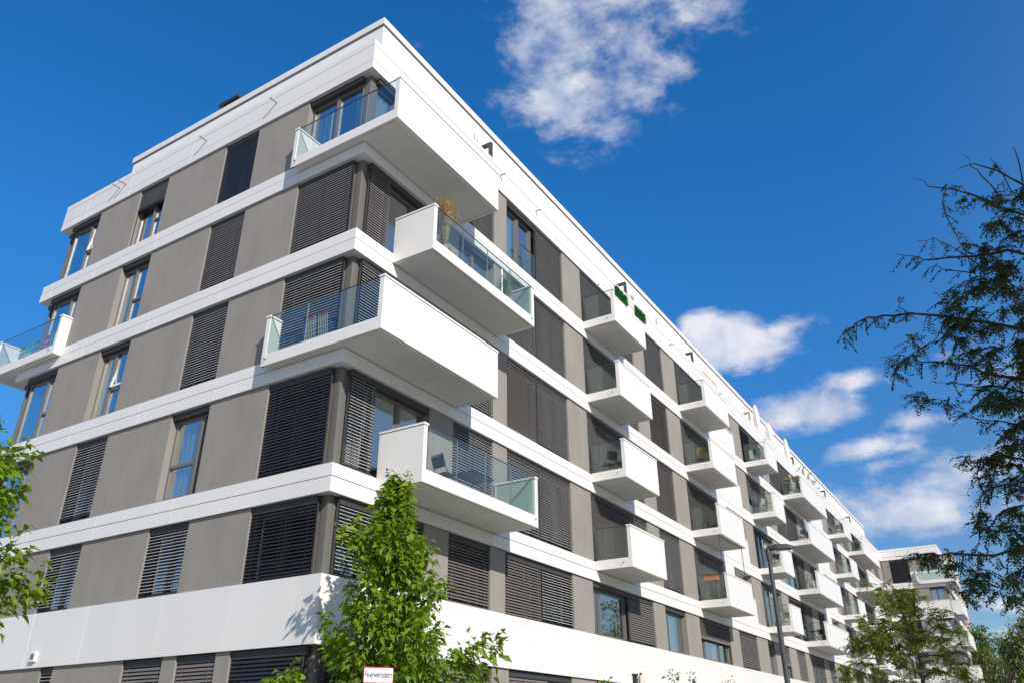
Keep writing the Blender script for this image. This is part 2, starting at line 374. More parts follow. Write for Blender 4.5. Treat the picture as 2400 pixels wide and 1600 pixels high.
def make_window(T, a, b, k, mull=(), blinds=(), trans=None, name='window', z0=None, z1=None, curtains=(), tilt=None, parent=None, post=False, gm='window_glass', rail=None):
    """opening a..b of floor k: frame with mullions > pane, blind, curtain"""
    zz0, zz1 = FLO[k]; z0 = z0 if z0 is not None else zz0; z1 = z1 if z1 is not None else zz1
    parent = parent or bld; f = MB(T); n0, n1 = -WD - .06, -WD; fw = .045; base = .09
    f.box(a, b, n0, n1, z0, z0 + base); f.box(a, b, n0, n1, z1 - .22, z1)
    segs = [a] + list(mull) + [b]
    for i, x in enumerate(segs):
        lo = x if i == 0 else x - fw * .75; hi = x + fw if i == 0 else (x if i == len(segs) - 1 else x + fw * .75)
        if i == len(segs) - 1: lo = x - fw
        f.box(lo, hi, n0 - .001, n1 + (.035 if 0 < i < len(segs) - 1 else .001), z0 + base, z1 - .22)
    for i in range(len(segs) - 1):      # sash frames
        l, r = segs[i] + fw, segs[i + 1] - fw
        for (x0, x1, y0, y1) in ((l, l + .038, z0 + base, z1 - .22), (r - .038, r, z0 + base, z1 - .22), (l + .038, r - .038, z0 + base, z0 + base + .04), (l + .038, r - .038, z1 - .26, z1 - .22)):
            f.box(x0, x1, n0 + .01, n1 + .015, y0, y1)
        if trans is not None and (trans[0] < 0 or i in trans[1:]):
            zt_ = z0 + abs(trans[0]) if trans[0] != -1 else z0 + 1.0
            f.box(l + .05, r - .05, n0 + .005, n1 + .02, zt_ - .04, zt_ + .04)
    f.cur = 1; f.box(a, b, n1 + .002, -.10, z1 - .17, z1 - .02); f.box(a, b, n1, -.02, z0 - .001, z0 + .02) if False else None
    f.cur = 2; f.box(a, b, n1 + .001, -.03, z0 + .0, z0 + .025)
    o = f.build(name, ['frame', 'dark_cassette', 'frame'], parent)
    p = MB(T)
    for i in range(len(segs) - 1): p.box(segs[i] + fw, segs[i + 1] - fw, n0 + .02, n0 + .035, z0 + base, z1 - .22)
    p.build('pane', gm, o)
    for bl in blinds:
        x0, x1, fr, ti = bl[:4]; make_blind(T, x0, x1, z0, z1, fr, ti, o, m=bl[4] if len(bl) > 4 else 'slat')
    for c in curtains: make_curtain(T, c[0], c[1], z0 + .05, z1 - .25, o, c[2], gather=c[3] if len(c) > 3 else 0)
    if tilt is not None:                # tilted-open sash
        l, r, zlo = tilt; s_ = MB(T); h = z1 - .25 - zlo; d = .16
        def q(x, t, n): return (x, n1 + .02 - d * t + n, zlo + h * t)
        for (x0, x1, t0, t1) in ((l, l + .06, 0, 1), (r - .06, r, 0, 1), (l, r, 0, .05), (l, r, .95, 1)):
            s_.poly([q(x0, t0, 0), q(x1, t0, 0), q(x1, t1, 0), q(x0, t1, 0), q(x0, t0, .05), q(x1, t0, .05), q(x1, t1, .05), q(x0, t1, .05)], [(0, 3, 2, 1), (4, 5, 6, 7), (0, 1, 5, 4), (1, 2, 6, 5), (2, 3, 7, 6), (3, 0, 4, 7)])
        s_.build('tilted_sash', 'curtain_white', o)
    if rail:
        r_ = MB(T); r_.box(rail[0], rail[1], -.055, -.04, z0 + .02, z0 + 1.0); r_.build('glass_rail', 'balustrade_glass', o)
        r2 = MB(T); r2.box(rail[0], rail[1], -.06, -.035, z0 + 1.0, z0 + 1.025)
        for x in (rail[0], rail[1]): r2.tube([(x, -.048, z0 + .02), (x, -.048, z0 + 1.02)], .012, 6)
        r2.build('rail', 'dark_metal', o)
    return o
def make_post(x0, y0, s, z0, z1, parent, name='corner_post'):
    p = MB(); p.box(x0, x0 + s, y0, y0 + s, z0, z1); return p.build(name, 'frame', parent, bevel=.004)

SP = lambda a, b: [a + (b - a) * i / max(1, round((b - a) / 1.05)) for i in range(1, max(1, round((b - a) / 1.05)))]
# --- left (end) front
Lc = {'e': (12.45, 14.30), 'w': (8.76, 10.24), 'b': (4.52, 6.01), 'c': (0.30, 2.43)}
for k in (1, 2, 3, 4, 5):
    panels(TL, k, [(2.43, 4.52), (6.01, 8.76), (10.24, 12.45)])
panels(TL, 0, [(-.0 + .5, .52), (2.43, 2.86), (4.14, 4.60), (6.01, 8.76), (9.30, 14.88)][1:])
B = make_blind
make_window(TL, *Lc['b'], 5, (5.2,), [(4.52, 6.01, 1, 62, 'slat_blue')])
make_window(TL, *Lc['b'], 4, (5.2,), [(4.52, 6.01, 1, 14)])
make_window(TL, *Lc['b'], 3, (5.2,), [(4.52, 6.01, 1, 14)])
make_window(TL, *Lc['b'], 2, (4.95,), [], trans=(.95, 1), curtains=[(5.35, 5.95, 'curtain_white', .3)])
make_window(TL, *Lc['b'], 1, (5.2,), [(4.52, 6.01, .97, 8)])
make_window(TL, *Lc['w'], 5, (9.45,), [(8.76, 10.24, .32, 20)], trans=(.95, 0), curtains=[(9.65, 10.2, 'curtain_white')])
make_window(TL, *Lc['w'], 4, (9.60,), [], trans=(.95, 0), curtains=[(9.95, 10.22, 'curtain')])
make_window(TL, *Lc['w'], 3, (9.60,), [], trans=(.95, 0), curtains=[(9.95, 10.22, 'curtain')], tilt=(8.85, 9.55, 10.95))
make_window(TL, *Lc['w'], 2, (9.45,), [(8.76, 10.24, .93, 8)], curtains=[(9.6, 9.9, 'curtain_white')])
make_window(TL, *Lc['w'], 1, (9.45,), [(8.76, 10.24, .98, -6)], curtains=[(8.9, 9.3, 'curtain_white')])
for k in (5, 4, 3, 2):
    make_window(TL, 12.45, 14.26, k, (13.15,), [], trans=(.95, 0), tilt=(12.53, 13.08, FLO[k][0] + 1.0) if k == 5 else None)
    make_post(.30, 14.26, .09, *FLO[k], bld)
    make_window(TE, .30, 4.0, k, (2.1,), [])
    panels(TE, k, [(4.0, 20)])
panels(TL, 1, [(12.44, 14.88)]); panels(TE, 1, [(.5, 20)])
make_window(TL, 8.76, 9.30, 0, (), [(8.76, 9.30, .6, 20)])
make_window(TL, 4.60, 6.01, 0, (), [(4.60, 6.01, .9, 48, 'slat_light')])
make_window(TL, 2.86, 4.14, 0, (), [(2.86, 4.14, .9, 48, 'slat_light')])
make_window(TL, 0.30, 2.43, 0, (), [(.36, 2.43, .95, 50)])
# --- the glazed corner, floor by floor: left leaf, right leaf
for k in (1, 2, 3, 4, 5): make_post(.24, .24, .20, *FLO[k], bld)
make_post(.24, .24, .20, *FLO[0], bld)
make_window(TL, .44, 2.43, 5, (1.42,), [], name='corner_window', curtains=[(1.75, 2.35, 'curtain', 0), (.5, .85, 'curtain_blue', .2)])
make_window(TL, .44, 2.43, 4, (1.42,), [(.40, 2.43, 1, 10)], name='corner_window')
make_window(TL, .44, 2.43, 3, (1.42,), [(.40, 2.43, 1, 12)], name='corner_window')
make_window(TL, .44, 2.43, 2, (1.42,), [(.40, 2.43, .95, 55)], name='corner_window')
make_window(TL, .44, 2.43, 1, (1.42,), [(.40, 2.43, .95, 34)], name='corner_window')
TCR = [(5, [], [(.5, 1.2, 'curtain', .35)]), (4, [(.40, 1.25, 1, 12)], []), (3, [(.40, 3.35, 1, 10)], []), (2, [(.40, 1.30, .97, 8)], [(.6, 1.1, 'curtain_white')]), (1, [(.40, 3.30, .97, 6)], [(.5, 1.0, 'curtain')])]
for k, bl, cu in TCR:
    make_window(TR, .44, 3.32, k, (1.30, 2.3), bl, name='corner_window', curtains=cu)

# --- long street front
UP = [(4.35, 6.28), (7.04, 10.97), (12.44, 17.30), (18.53, 20.75), (22.42, 26.55), (32.62, 36.62), (38.2, 43.9), (45.6, 47.6), (54.9, 58.4), (60.0, 62.4), (64.2, 69.2), (70.9, 72.8), (74.6, 77.6)]
LOG = [(26.55, 27.9, 30.95), (47.6, 49.45, 52.3)]
def gaps(ops, logs, end, start=3.32):
    o = sorted(ops + [(a, c) for a, b, c in logs]); r = []; p = start
    for a, b in o:
        if a > p + .01: r.append((p, a))
        p = b
    if p < end: r.append((p, end))
    return r
for k in (5, 4, 3, 2): panels(TR, k, gaps(UP, LOG, XW + .3))
F1 = [(4.30, 6.19), (6.93, 10.88), (12.27, 17.30), (18.43, 20.62), (22.2, 26.15), (27.6, 30.43), (32.35, 33.6), (34.6, 36.6), (38.2, 40.2), (41.6, 45.0), (46.4, 48.0), (49.8, 53.0), (55, 58), (60, 63), (65, 68), (71, 74)]
panels(TR, 1, gaps(F1, [], XW + .3, 3.30))
F0 = [(4.5, 6.3), (7.1, 10.6), (12.2, 15.4), (18, 21), (24, 27), (30, 33), (36, 39), (42, 45)]
panels(TR, 0, gaps(F0, [], XW + .3, 3.0))
make_window(TR, .44, 3.0, 0, (1.6,), [(.44, 3.0, .9, 40)])
r5 = random.Random(11)
def std(op, k):
    """a typical closed-blind opening"""
    a, b = op; nseg = max(1, round((b - a) / 2.0)); xs = [a + (b - a) * i / nseg for i in range(nseg + 1)]
    bl = []
    for i in range(nseg):
        q = r5.random()
        if q < .72: bl.append((xs[i], xs[i + 1], 1 if q < .6 else .55, r5.choice([10, 16, 24, 45]), r5.choice(['slat', 'slat', 'slat_light'])))
    cu = [(a + .1, a + .7, 'curtain_white')] if r5.random() < .5 else []
    return make_window(TR, a, b, k, xs[1:-1], bl, curtains=cu, name='balcony_door' if b - a > 3 and k > 1 else 'window')
SPEC = {
 (5, 0): dict(mull=(5.3,), blinds=[(4.35, 6.28, 1, 14)]), (4, 0): dict(mull=(5.3,), blinds=[]), (3, 0): dict(mull=(5.3,), blinds=[(4.35, 6.28, 1, 14)]), (2, 0): dict(mull=(5.3,), blinds=[(4.35, 6.28, .98, 8)]),
 (5, 1): dict(mull=(8.0, 8.85, 9.9), blinds=[(8.98, 10.97, 1, 14)], curtains=[(7.25, 7.9, 'curtain_blue')], rail=(7.95, 8.82)),
 (4, 1): dict(mull=(8.85, 9.9), blinds=[(7.04, 8.92, 1, 16), (8.92, 10.97, 1, 14)]), (3, 1): dict(mull=(8.85, 9.9), blinds=[(7.04, 8.92, .97, 48, 'slat_light'), (8.92, 10.97, 1, 14)]),
 (2, 1): dict(mull=(8.85, 9.9), blinds=[(7.04, 8.92, 1, 12), (8.92, 10.97, 1, 12)], curtains=[(10.2, 10.6, 'curtain_white')]),
 (5, 2): dict(mull=(13.8, 15.6), blinds=[(12.44, 15.6, 1, 18), (15.6, 17.3, 1, 14)]), (4, 2): dict(mull=(13.8, 15.6), blinds=[(12.44, 17.3, 1, 12)]),
 (3, 2): dict(mull=(13.8, 15.6), blinds=[(12.44, 15.6, 1, 24), (15.6, 17.3, 1, 30)]), (2, 2): dict(mull=(13.8, 15.6), blinds=[(12.44, 15.6, 1, 40, 'slat_light'), (15.6, 17.3, 1, 45, 'slat_light')]),
 (5, 3): dict(mull=(19.6,), blinds=[(18.53, 20.75, 1, 12)]), (4, 3): dict(mull=(19.6,), blinds=[(18.53, 20.75, 1, 42, 'slat_light')]),
 (3, 3): dict(mull=(19.6,), blinds=[(18.53, 20.75, 1, 45, 'slat_light')]), (2, 3): dict(mull=(19.6,), blinds=[(18.53, 20.75, 1, 12)]),
 (5, 4): dict(mull=(24.2,), blinds=[(22.42, 26.55, 1, 12)]), (4, 4): dict(mull=(24.2,), blinds=[(22.42, 26.55, 1, 30, 'slat_light')]),
 (3, 4): dict(mull=(24.2,), blinds=[(22.42, 26.55, 1, 42, 'slat_light')]), (2, 4): dict(mull=(24.2,), blinds=[(22.42, 26.55, 1, 14)]),
}
for k in (5, 4, 3, 2):
    for i, op in enumerate(UP):
        if (k, i) in SPEC:
            s_ = SPEC[(k, i)]; make_window(TR, *op, k, s_['mull'], s_['blinds'], curtains=s_.get('curtains', ()), rail=s_.get('rail'), name='balcony_door' if op[1] - op[0] > 3 else 'window')
        else: std(op, k)
SP1 = {0: dict(mull=(5.25,), blinds=[(4.30, 6.19, .97, 34, 'slat_light')]), 1: dict(mull=(8.9,), blinds=[(6.93, 8.95, .95, 36, 'slat_light'), (8.95, 10.88, .97, 22)]),
       2: dict(mull=(13.0, 15.0), blinds=[(15.05, 17.3, .98, 46, 'slat_light')]), 3: dict(mull=(19.0,), blinds=[], curtains=[(19.1, 20.0, 'curtain_blue', -.5)]),
       4: dict(mull=(23.0, 24.9), blinds=[(22.2, 26.15, .42, 35, 'slat_light')], curtains=[(24.4, 25.4, 'curtain')]), 5: dict(mull=(29.0,), blinds=[(27.6, 30.43, .97, 40, 'slat_light')])}
for i, op in enumerate(F1):
    if i in SP1: s_ = SP1[i]; make_window(TR, *op, 1, s_['mull'], s_['blinds'], curtains=s_.get('curtains', ()))
    else: std(op, 1)
for op in F0: make_window(TR, *op, 0, (sum(op) / 2,), [(op[0], sum(op) / 2 + .4, .9, 45, 'slat_light')], name='ground_floor_window')
build_split(panel, 'wall', 'grey_render', bld); part.build('partition', 'interior', bld)

# --- bands of white cladding
def band(k, z0, z1, lines, name='cladding_band', z_low=None, joints=True, right_end=XW):
    """L-shaped band round the corner: backing, panels with open joints, dark grooves"""
    T0 = 0.0; mb = MB()
    zs = [z0] + lines + [z1]
    mb.cur = 0; mb.box(.03, right_end, .03, .42, z0 + .01, z1 - .01); mb.box(.03, .42, .42, 14.85, z0 + .01, z1 - .01); mb.box(.42, 40, 14.46, 14.85, z0 + .01, z1 - .01)
    gr = .011; rr = random.Random(k * 7 + 1)
    base = [.62, 2.58, 4.9, 7.71, 10.04, 12.6] if k == 1 else [x + (.55 * k) % 1.4 for x in (1.0, 4.1, 7.2, 10.4, 12.9)]
    xr = [x + (k * .9) % 2.2 for x in np.arange(1.2, right_end - 2, 3.15)]
    for i in range(len(zs) - 1):
        a, b = zs[i] + (gr if i else 0), zs[i + 1] - (gr if i < len(zs) - 2 else 0); out_ = 0.0 if i == 0 or len(zs) < 3 else .004
        jl = [0.0] + base + [14.88]; mb.cur = 1
        for j in range(len(jl) - 1):
            lo, hi = jl[j] + (.007 if j else 0), jl[j + 1] - (.007 if j < len(jl) - 2 else 0)
            mb.box(out_, .03, max(lo, .03), hi - (.03 if j == len(jl) - 2 else 0), a, b)
        jr = [0.0] + xr + [right_end]
        for j in range(len(jr) - 1):
            lo, hi = jr[j] + (.006 if j else 0), jr[j + 1] - (.006 if j < len(jr) - 2 else 0)
            mb.box(lo if j else out_, hi, out_, .03, a, b)
        mb.box(out_, 40, 14.85, 14.88 - out_, a, b)
    mb.cur = 2; mb.box(.045, right_end - .02, .045, .40, z0 - .003, z0 + .012) if False else None
    for z in lines: mb.box(.022, right_end - .01, .022, .029, z - .02, z + .02); mb.box(.022, .029, .03, 14.8, z - .02, z + .02)
    mb.cur = 3
    return mb.build(name, ['joint', 'white_cladding', 'groove', 'soffit'], bld)
for k in (2, 3, 4, 5): band(k, *BZ(k), [BZ(k)[0] + .335])
band(1, 3.318, 4.64, [])
band(6, 18.318, 19.40, [18.63, 19.20], name='parapet_cladding')
# --- penthouse, set back behind the terrace
PX, PY, PZ = 1.5, 1.2, 22.12
ph = MB(); ph.box(PX, 81.4, PY, PY + .2, 18.9, PZ); ph.box(PX, PX + .2, PY + .2, 14.0, 18.9, PZ); ph.box(PX + .2, 81.4, 13.8, 14.0, 18.9, PZ); ph.box(81.2, 81.4, PY + .2, 13.8, 18.9, PZ)
pent = ph.build('penthouse', 'white_render', bld)
ph = MB(); ph.box(PX - .05, 81.45, PY - .05, 14.05, PZ, 22.38); ph.build('roof_edge', 'white_cladding', pent)
ph = MB(); ph.box(PX - .035, 81.43, PY - .035, 14.03, PZ - .045, PZ - .001); ph.build('shadow_line', 'groove', pent)  # dark strip paints the shadow line under the overhanging roof edge
for i, u1 in enumerate((6.6, 17.9, 26.57, 36.92, 47.72, 58.13, 68.44)):
    f = MB(TR); mt = 'wood' if i == 3 else 'lamp_grey'     # framed screens between the terraces
    f.box(u1 - .13, u1, -.45, -.35, 19.02, 20.57); f.box(u1 - .13, u1, -PY, -PY + .1, 19.02, 20.57); f.box(u1 - .13, u1, -PY + .1, -.45, 20.46, 20.57); f.box(u1 - .13, u1, -PY + .1, -.45, 19.02, 19.12)
    o = f.build('terrace_screen', mt, pent); g = MB(TR); g.box(u1 - .08, u1 - .06, -PY + .1, -.45, 19.12, 20.46); g.build('pane', 'balustrade_glass', o)
# --- loggias
for (a, b, c) in LOG:
    for k in (5, 4, 3, 2):
        z0, z1 = FLO[k]; lg = MB(TR)
        lg.box(a, b, -.4, .0, z0 - .001, z1 + .001)
        lg.box(b, c, -.14, .0, z0 - .001, z0 + 1.10)
        lg.box(b, c, -1.62, -1.5, z0, z1); lg.box(c, c + .1, -1.5, -.5, z0, z1); lg.box(b - .1, b, -1.5, -.4, z0, z1)
        lg.box(b, c, -1.5, -.42, z1 - .02, z1 + .03)
        o = lg.build('loggia', 'white_cladding', bld)
        cp = MB(TR); cp.box(b + .01, c, -.17, .03, z0 + 1.115, z0 + 1.17); cp.build('coping', 'white_cladding', o)
# --- rain spouts on the parapet and small vents
def spout(T, u, z, l=.19, r=.028):
    t = MB(T); t.tube([(u, -.01, z), (u, l, z - .012)], r, 10, cap=False); t.tube([(u, l - .004, z - .012), (u, l - .001, z - .012)], r * .82, 10); t.build('rain_spout', 'steel', bld, smooth=True, recalc=False)
for u in (3.86, 7.05, 11.25, 11.6): spout(TL, u, 18.95, l=.26)
for u in (6.55, 8.97, 21.9, 29.2, 38, 46, 54, 62, 70): spout(TR, u, 18.97, l=.2)
for T, u, z in [(TR, 2.13, 12.42), (TR, 3.93, 9.38), (TR, 14.0, 15.38), (TR, 14.0, 12.42), (TR, 14.0, 9.4), (TR, 24.3, 18.4), (TR, 14, 18.38), (TR, 24.3, 15.4), (TR, 24.3, 12.4), (TL, 9.6, 3.46)]:
    v = MB(T); big = z < 4
    v.box(u - .045, u + .045, 0, .05, z, z + .06) if not big else v.box(u - .12, u + .12, .001, .07, z, z + .22)
    if big: v.cur = 1; v.box(u - .08, u + .06, .07, .075, z + .05, z + .18)
    v.build('vent', ['white_cladding', 'groove'], bld, bevel=.004)
ch = MB(); ch.box(2.2, 3.0, 9.15, 10.05, 22.3, 23.5); ch.box(2.1, 3.1, 9.05, 10.15, 23.65, 23.75)
for x in (2.25, 2.95):
    for y in (9.2, 10.0): ch.box(x - .04, x + .04, y - .04, y + .04, 23.45, 23.66)
ch.build('roof_vent', 'lamp_grey', bld)
ch = MB(); ch.lathe(2.6, 8.75, [(.2, 22.3), (.2, 23.45), (.30, 23.5), (.30, 23.68), (.05, 23.76), (0, 23.76)], 16); ch.build('flue_pipe', 'steel', bld)

# --- balconies
BALS = {}
def balcony(key, x0, x1, k, style, n=1.30, parent=None, T=TR, wrap=None, cloud=False):
    """style 'front': solid front, glass sides. 'side': solid sides, glass front. wrap: length along the other front"""
    parent = parent or bld; zb = 3 * k + .673; zt = zb + 1.30; zf = zb + .30; th = .13
    s = MB(T); x0w = x0
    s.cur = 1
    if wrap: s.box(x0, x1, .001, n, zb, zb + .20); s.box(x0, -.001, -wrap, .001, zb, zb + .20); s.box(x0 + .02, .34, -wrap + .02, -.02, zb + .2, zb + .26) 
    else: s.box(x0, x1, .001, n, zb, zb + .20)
    s.cur = 0
    # fascias: the plain lower one and the slightly proud kick strip above it
    e = .004
    if style == 'front':
        s.box(x0 - e, x1 + e, n - th, n + e, zb - .015, zt)
        s.box(x0 - e, x0 + .05, (.002 if not wrap else -wrap), n - th, zb - .012, zb + .185); s.box(x0 - e + .006, x0 + .04, (.002 if not wrap else -wrap + th), n - th, zb + .2, zf)
        s.box(x1 - .05, x1 + e, .002, n - th, zb - .012, zf)
        if wrap: s.box(x0, .30, -wrap - e, -wrap + th, zb - .012, zt)
    else:
        s.box(x0 - e, x0 + th, .002, n + e, zb - .015, zt); s.box(x1 - th, x1 + e, .002, n + e, zb - .015, zt)
        s.box(x0 + th, x1 - th, n - .06, n + e, zb - .012, zb + .185); s.box(x0 + th, x1 - th, n - .05, n - .004, zb + .2, zf)
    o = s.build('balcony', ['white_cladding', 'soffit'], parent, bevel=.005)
    j = MB(T); zj = zb - .0015
    for (a, b_, c_, d_) in ((x0 + .09, x1 - .09, n - .10, n - .09), (x0 + .09, x0 + .10, .05, n - .10), (x1 - .10, x1 - .09, .05, n - .10)): j.box(a, b_, c_, d_, zj, zb + .002)
    if x1 - x0 > 4: j.box((x0 + x1) / 2 + .5, (x0 + x1) / 2 + .506, .05, n - .10, zj, zb + .002)
    j.build('drip_groove', 'groove', o)
    c = MB(T); cz = (zt + .008, zt + .06); ov = .022
    if style == 'front':
        c.box(x0 - ov, x1 + ov, n - th - ov, n + ov, *cz)
        if wrap: c.box(x0 - ov, .30, -wrap - ov, -wrap + th + ov, *cz)
    else:
        for a in (x0, x1 - th): c.box(a - ov, a + th + ov, .002, n + ov, *cz)
    build_split(c, 'coping', 'white_cladding', o, bevel=.003)
    c = MB(T)
    if style == 'front':
        c.box(x0 + .008, x1 - .008, n - th + .01, n - .008, zt, zt + .008)
    else:
        for a in (x0, x1 - th): c.box(a + .008, a + th - .008, .01, n - .01, zt, zt + .008)
    c.build('shadow_line', 'groove', o)  # dark strip paints the shadow line under the coping
    gz = (zf - .02, zt + .03); g_ = MB(T); h_ = MB(T); gt = .012
    if style == 'front':
        lo = .03 if not wrap else -wrap + th; hi = n - th
        segs = [lo, hi] if not wrap else [lo, lo + (hi - lo) * .36, lo + (hi - lo) * .72, hi]
        for i in range(len(segs) - 1): g_.box(x0 + .015, x0 + .015 + gt, segs[i] + .008, segs[i + 1] - .008, *gz)
        h_.box(x0 + .010, x0 + .032, lo, hi, gz[1] + .001, gz[1] + .018)
        for q in segs[1:-1]: h_.cur = 1; h_.box(x0 + .012, x0 + .03, q - .007, q + .007, *gz); h_.cur = 0
        g_.box(x1 - .03, x1 - .018, .03, n - th, *gz); h_.box(x1 - .035, x1 - .013, .03, n - th, gz[1] + .001, gz[1] + .018)
    else:
        lo, hi = x0 + th, x1 - th; segs = [lo + (hi - lo) * i / 4 for i in range(5)]
        for i in range(4): g_.box(segs[i] + .008, segs[i + 1] - .008, n - .032, n - .020, *gz)
        h_.box(lo, hi, n - .037, n - .015, gz[1] + .001, gz[1] + .018)
        for q in segs[1:-1]: h_.cur = 1; h_.box(q - .007, q + .007, n - .036, n - .016, *gz); h_.cur = 0
        for xx in (lo, hi): g_.box(xx - .03 if xx == hi else xx + .018, xx - .018 if xx == hi else xx + .03, .1, n - .06, *gz)
        h_.tube([(hi - .06, n - .1, gz[1] - .02), (hi - .06, .15, gz[0] + .05)], .008, 5)
    build_split(g_, 'glass_balustrade', 'balustrade_glass', o); h_.build('handrail', ['dark_metal', 'steel'], o)
    t = MB(T)
    if style == 'front': y = n - .30 if not wrap else -wrap + .16; t.tube([(x0 + .01, y, zb + .165), (x0 - .075, y, zb + .15)], .013, 8)
    else: t.tube([(x1 - .18, n - .01, zb + .19), (x1 - .18, n + .06, zb + .18)], .013, 8)
    t.build('drain_spout', 'dark_metal', o)
    if x0 > 39 and x1 - x0 > 4 and T is TR:
        u_ = MB(T); m0 = x0 + (x1 - x0) * .35; u_.box(m0, m0 + 1.8, .35, 1.0, zb - .012, zb + .001); u_.build('soffit_panel', 'joint', o)
    BALS[key] = (x0, x1, zb + .20, n); return o
balcony('B5', -.26, 4.42, 5, 'front', wrap=2.46); balcony('B4', 1.41, 6.42, 4, 'side')
balcony('B3', -.26, 4.42, 3, 'front', wrap=2.46); balcony('B2', 1.41, 6.42, 2, 'side')
for key, x0, x1 in (('C', 12.49, 15.40), ('D', 22.40, 25.88), ('E', 32.70, 34.75), ('F', 40.80, 47.45), ('G', 54.0, 56.2), ('H', 61.4, 68.9)):
    for k in (5, 4, 3, 2): balcony(key + str(k), x0, x1, k, 'front')
# balcony wrapped round the far end corner of the end front (floor 4)
TEL = lambda u, n, z: (-u if False else -n, u, z)
def end_balcony():
    zb = 12.673; zt = zb + 1.30; s = MB(); s.cur = 1
    s.box(-.26, -.001, 12.43, 16.19, zb, zb + .2); s.box(-.001, 5.0, 14.881, 16.2, zb, zb + .2); s.cur = 0
    s.box(-.264, .30, 12.42, 12.55, zb - .012, zt); s.box(-.264, 5.0, 16.07, 16.204, zb - .015, zt)
    s.box(-.264, -.21, 12.55, 16.07, zb - .012, zb + .185); s.box(-.258, -.22, 12.55, 16.07, zb + .2, zb + .3)
    o = s.build('balcony', ['white_cladding', 'soffit'], bld, bevel=.005)
    c = MB(); c.box(-.285, .30, 12.398, 12.572, zt + .008, zt + .06); c.box(-.285, 5.0, 16.05, 16.225, zt + .008, zt + .06); build_split(c, 'coping', 'white_cladding', o)
    c = MB(); c.box(-.25, .28, 12.43, 12.54, zt, zt + .008); c.build('shadow_line', 'groove', o)  # painted shadow line under the end coping
    g_ = MB(); h_ = MB()
    for a, b in ((12.56, 13.7), (13.72, 14.9), (14.92, 16.06)): g_.box(-.245, -.233, a, b, zb + .28, zt + .03)
    h_.box(-.25, -.228, 12.55, 16.07, zt + .031, zt + .05)
    g_.build('glass_balustrade', 'balustrade_glass', o); h_.build('handrail', 'dark_metal', o)
    t = MB(); t.tube([(-.25, 12.7, zb + .165), (-.335, 12.7, zb + .15)], .013, 8); t.build('drain_spout', 'dark_metal', o)
end_balcony()

# ------------------------------------------------------------------ projecting wing
wing = empty('apartment_wing', (XW, 0, 0), 'short wing standing out at the far end of the long white block', 'building')
wm = MB(); wm.box(XW + .5, XW + 17, YW + .5, -.35, 0, 19.0); wm.build('core', 'core', wing)
wb = MB()
for z0, z1, ls in [(3 * k + .318, 3 * k + .942, [3 * k + .65]) for k in (2, 3, 4, 5)] + [(3.318, 4.64, []), (18.318, 19.40, [18.63, 19.20])]:
    zs = [z0] + ls + [z1]
    for i in range(len(zs) - 1):
        a, b = zs[i] + (.012 if i else 0), zs[i + 1] - (.012 if i < len(zs) - 2 else 0)
        for (y0, y1) in ((YW, -3.6), (-3.588, -1.6), (-1.588, -.0)): wb.box(XW, XW + .46, y0 + (.46 if y0 == YW else 0), y1, a, b)
        wb.box(XW, XW + 17, YW, YW + .46, a, b)
wb.build('cladding_band', 'white_cladding', wing)
wr = MB(); wr.box(XW + .4, XW + 17, YW + .4, .5, 18.9, 19.0); wr.build('roof', 'paving', wing)
panel = MB(); part = None
for k in (1, 2, 3, 4, 5):
    z0, z1 = FLO[k]
    panels(TW, k, [(.0, .75), (2.55, 3.95)], panel, .5)
    make_window(TW, .75, 2.55, k, (1.65,), [(.75, 2.55, 1 if k != 2 else .0001, 40 if k > 2 else 10, 'slat')] if k != 2 else [], parent=wing)
    w_ = MB(TW); w_.box(2.55, 3.95, -.3, .0, z0 - .001, z0 + 1.0) if k in (5, 3) else None
    if k in (5, 3):
        w_.box(3.95, 5.5, -.3, .0, z0 - .001, z0 + .98); w_.build('parapet', 'white_cladding', wing)
    zz0 = z0 + .98 if k > 1 else z0
    if k in (5, 3): make_window(TW, 3.95, 5.2, k, (4.6,), [(4.55, 5.15, 1, 35)] if k == 5 else [], z0=zz0, parent=wing)
    else: make_window(TW, 3.95, 5.2, k, (4.6,), [] if k == 4 else [(3.95, 5.2, .6, 30)], parent=wing, curtains=[(4.0, 4.5, 'curtain_white')])
    pp = MB(); pp.box(XW + .3, XW + .5, YW + .1, YW + .3, z0, z1); pp.build('corner_post', 'frame', wing)
    panels(TS, k, [(XW + 2.6, XW + 6), (XW + 9, XW + 12), (XW + 15, XW + 17)], panel, .5)
    for a, b in ((XW + .5, XW + 2.6), (XW + 6, XW + 9), (XW + 12, XW + 15)):
        make_window(TS, a, b, k, ((a + b) / 2,), [(a, b, 1, 20)] if r5.random() < .4 else [], parent=wing)
build_split(panel, 'wall', 'grey_render', wing)
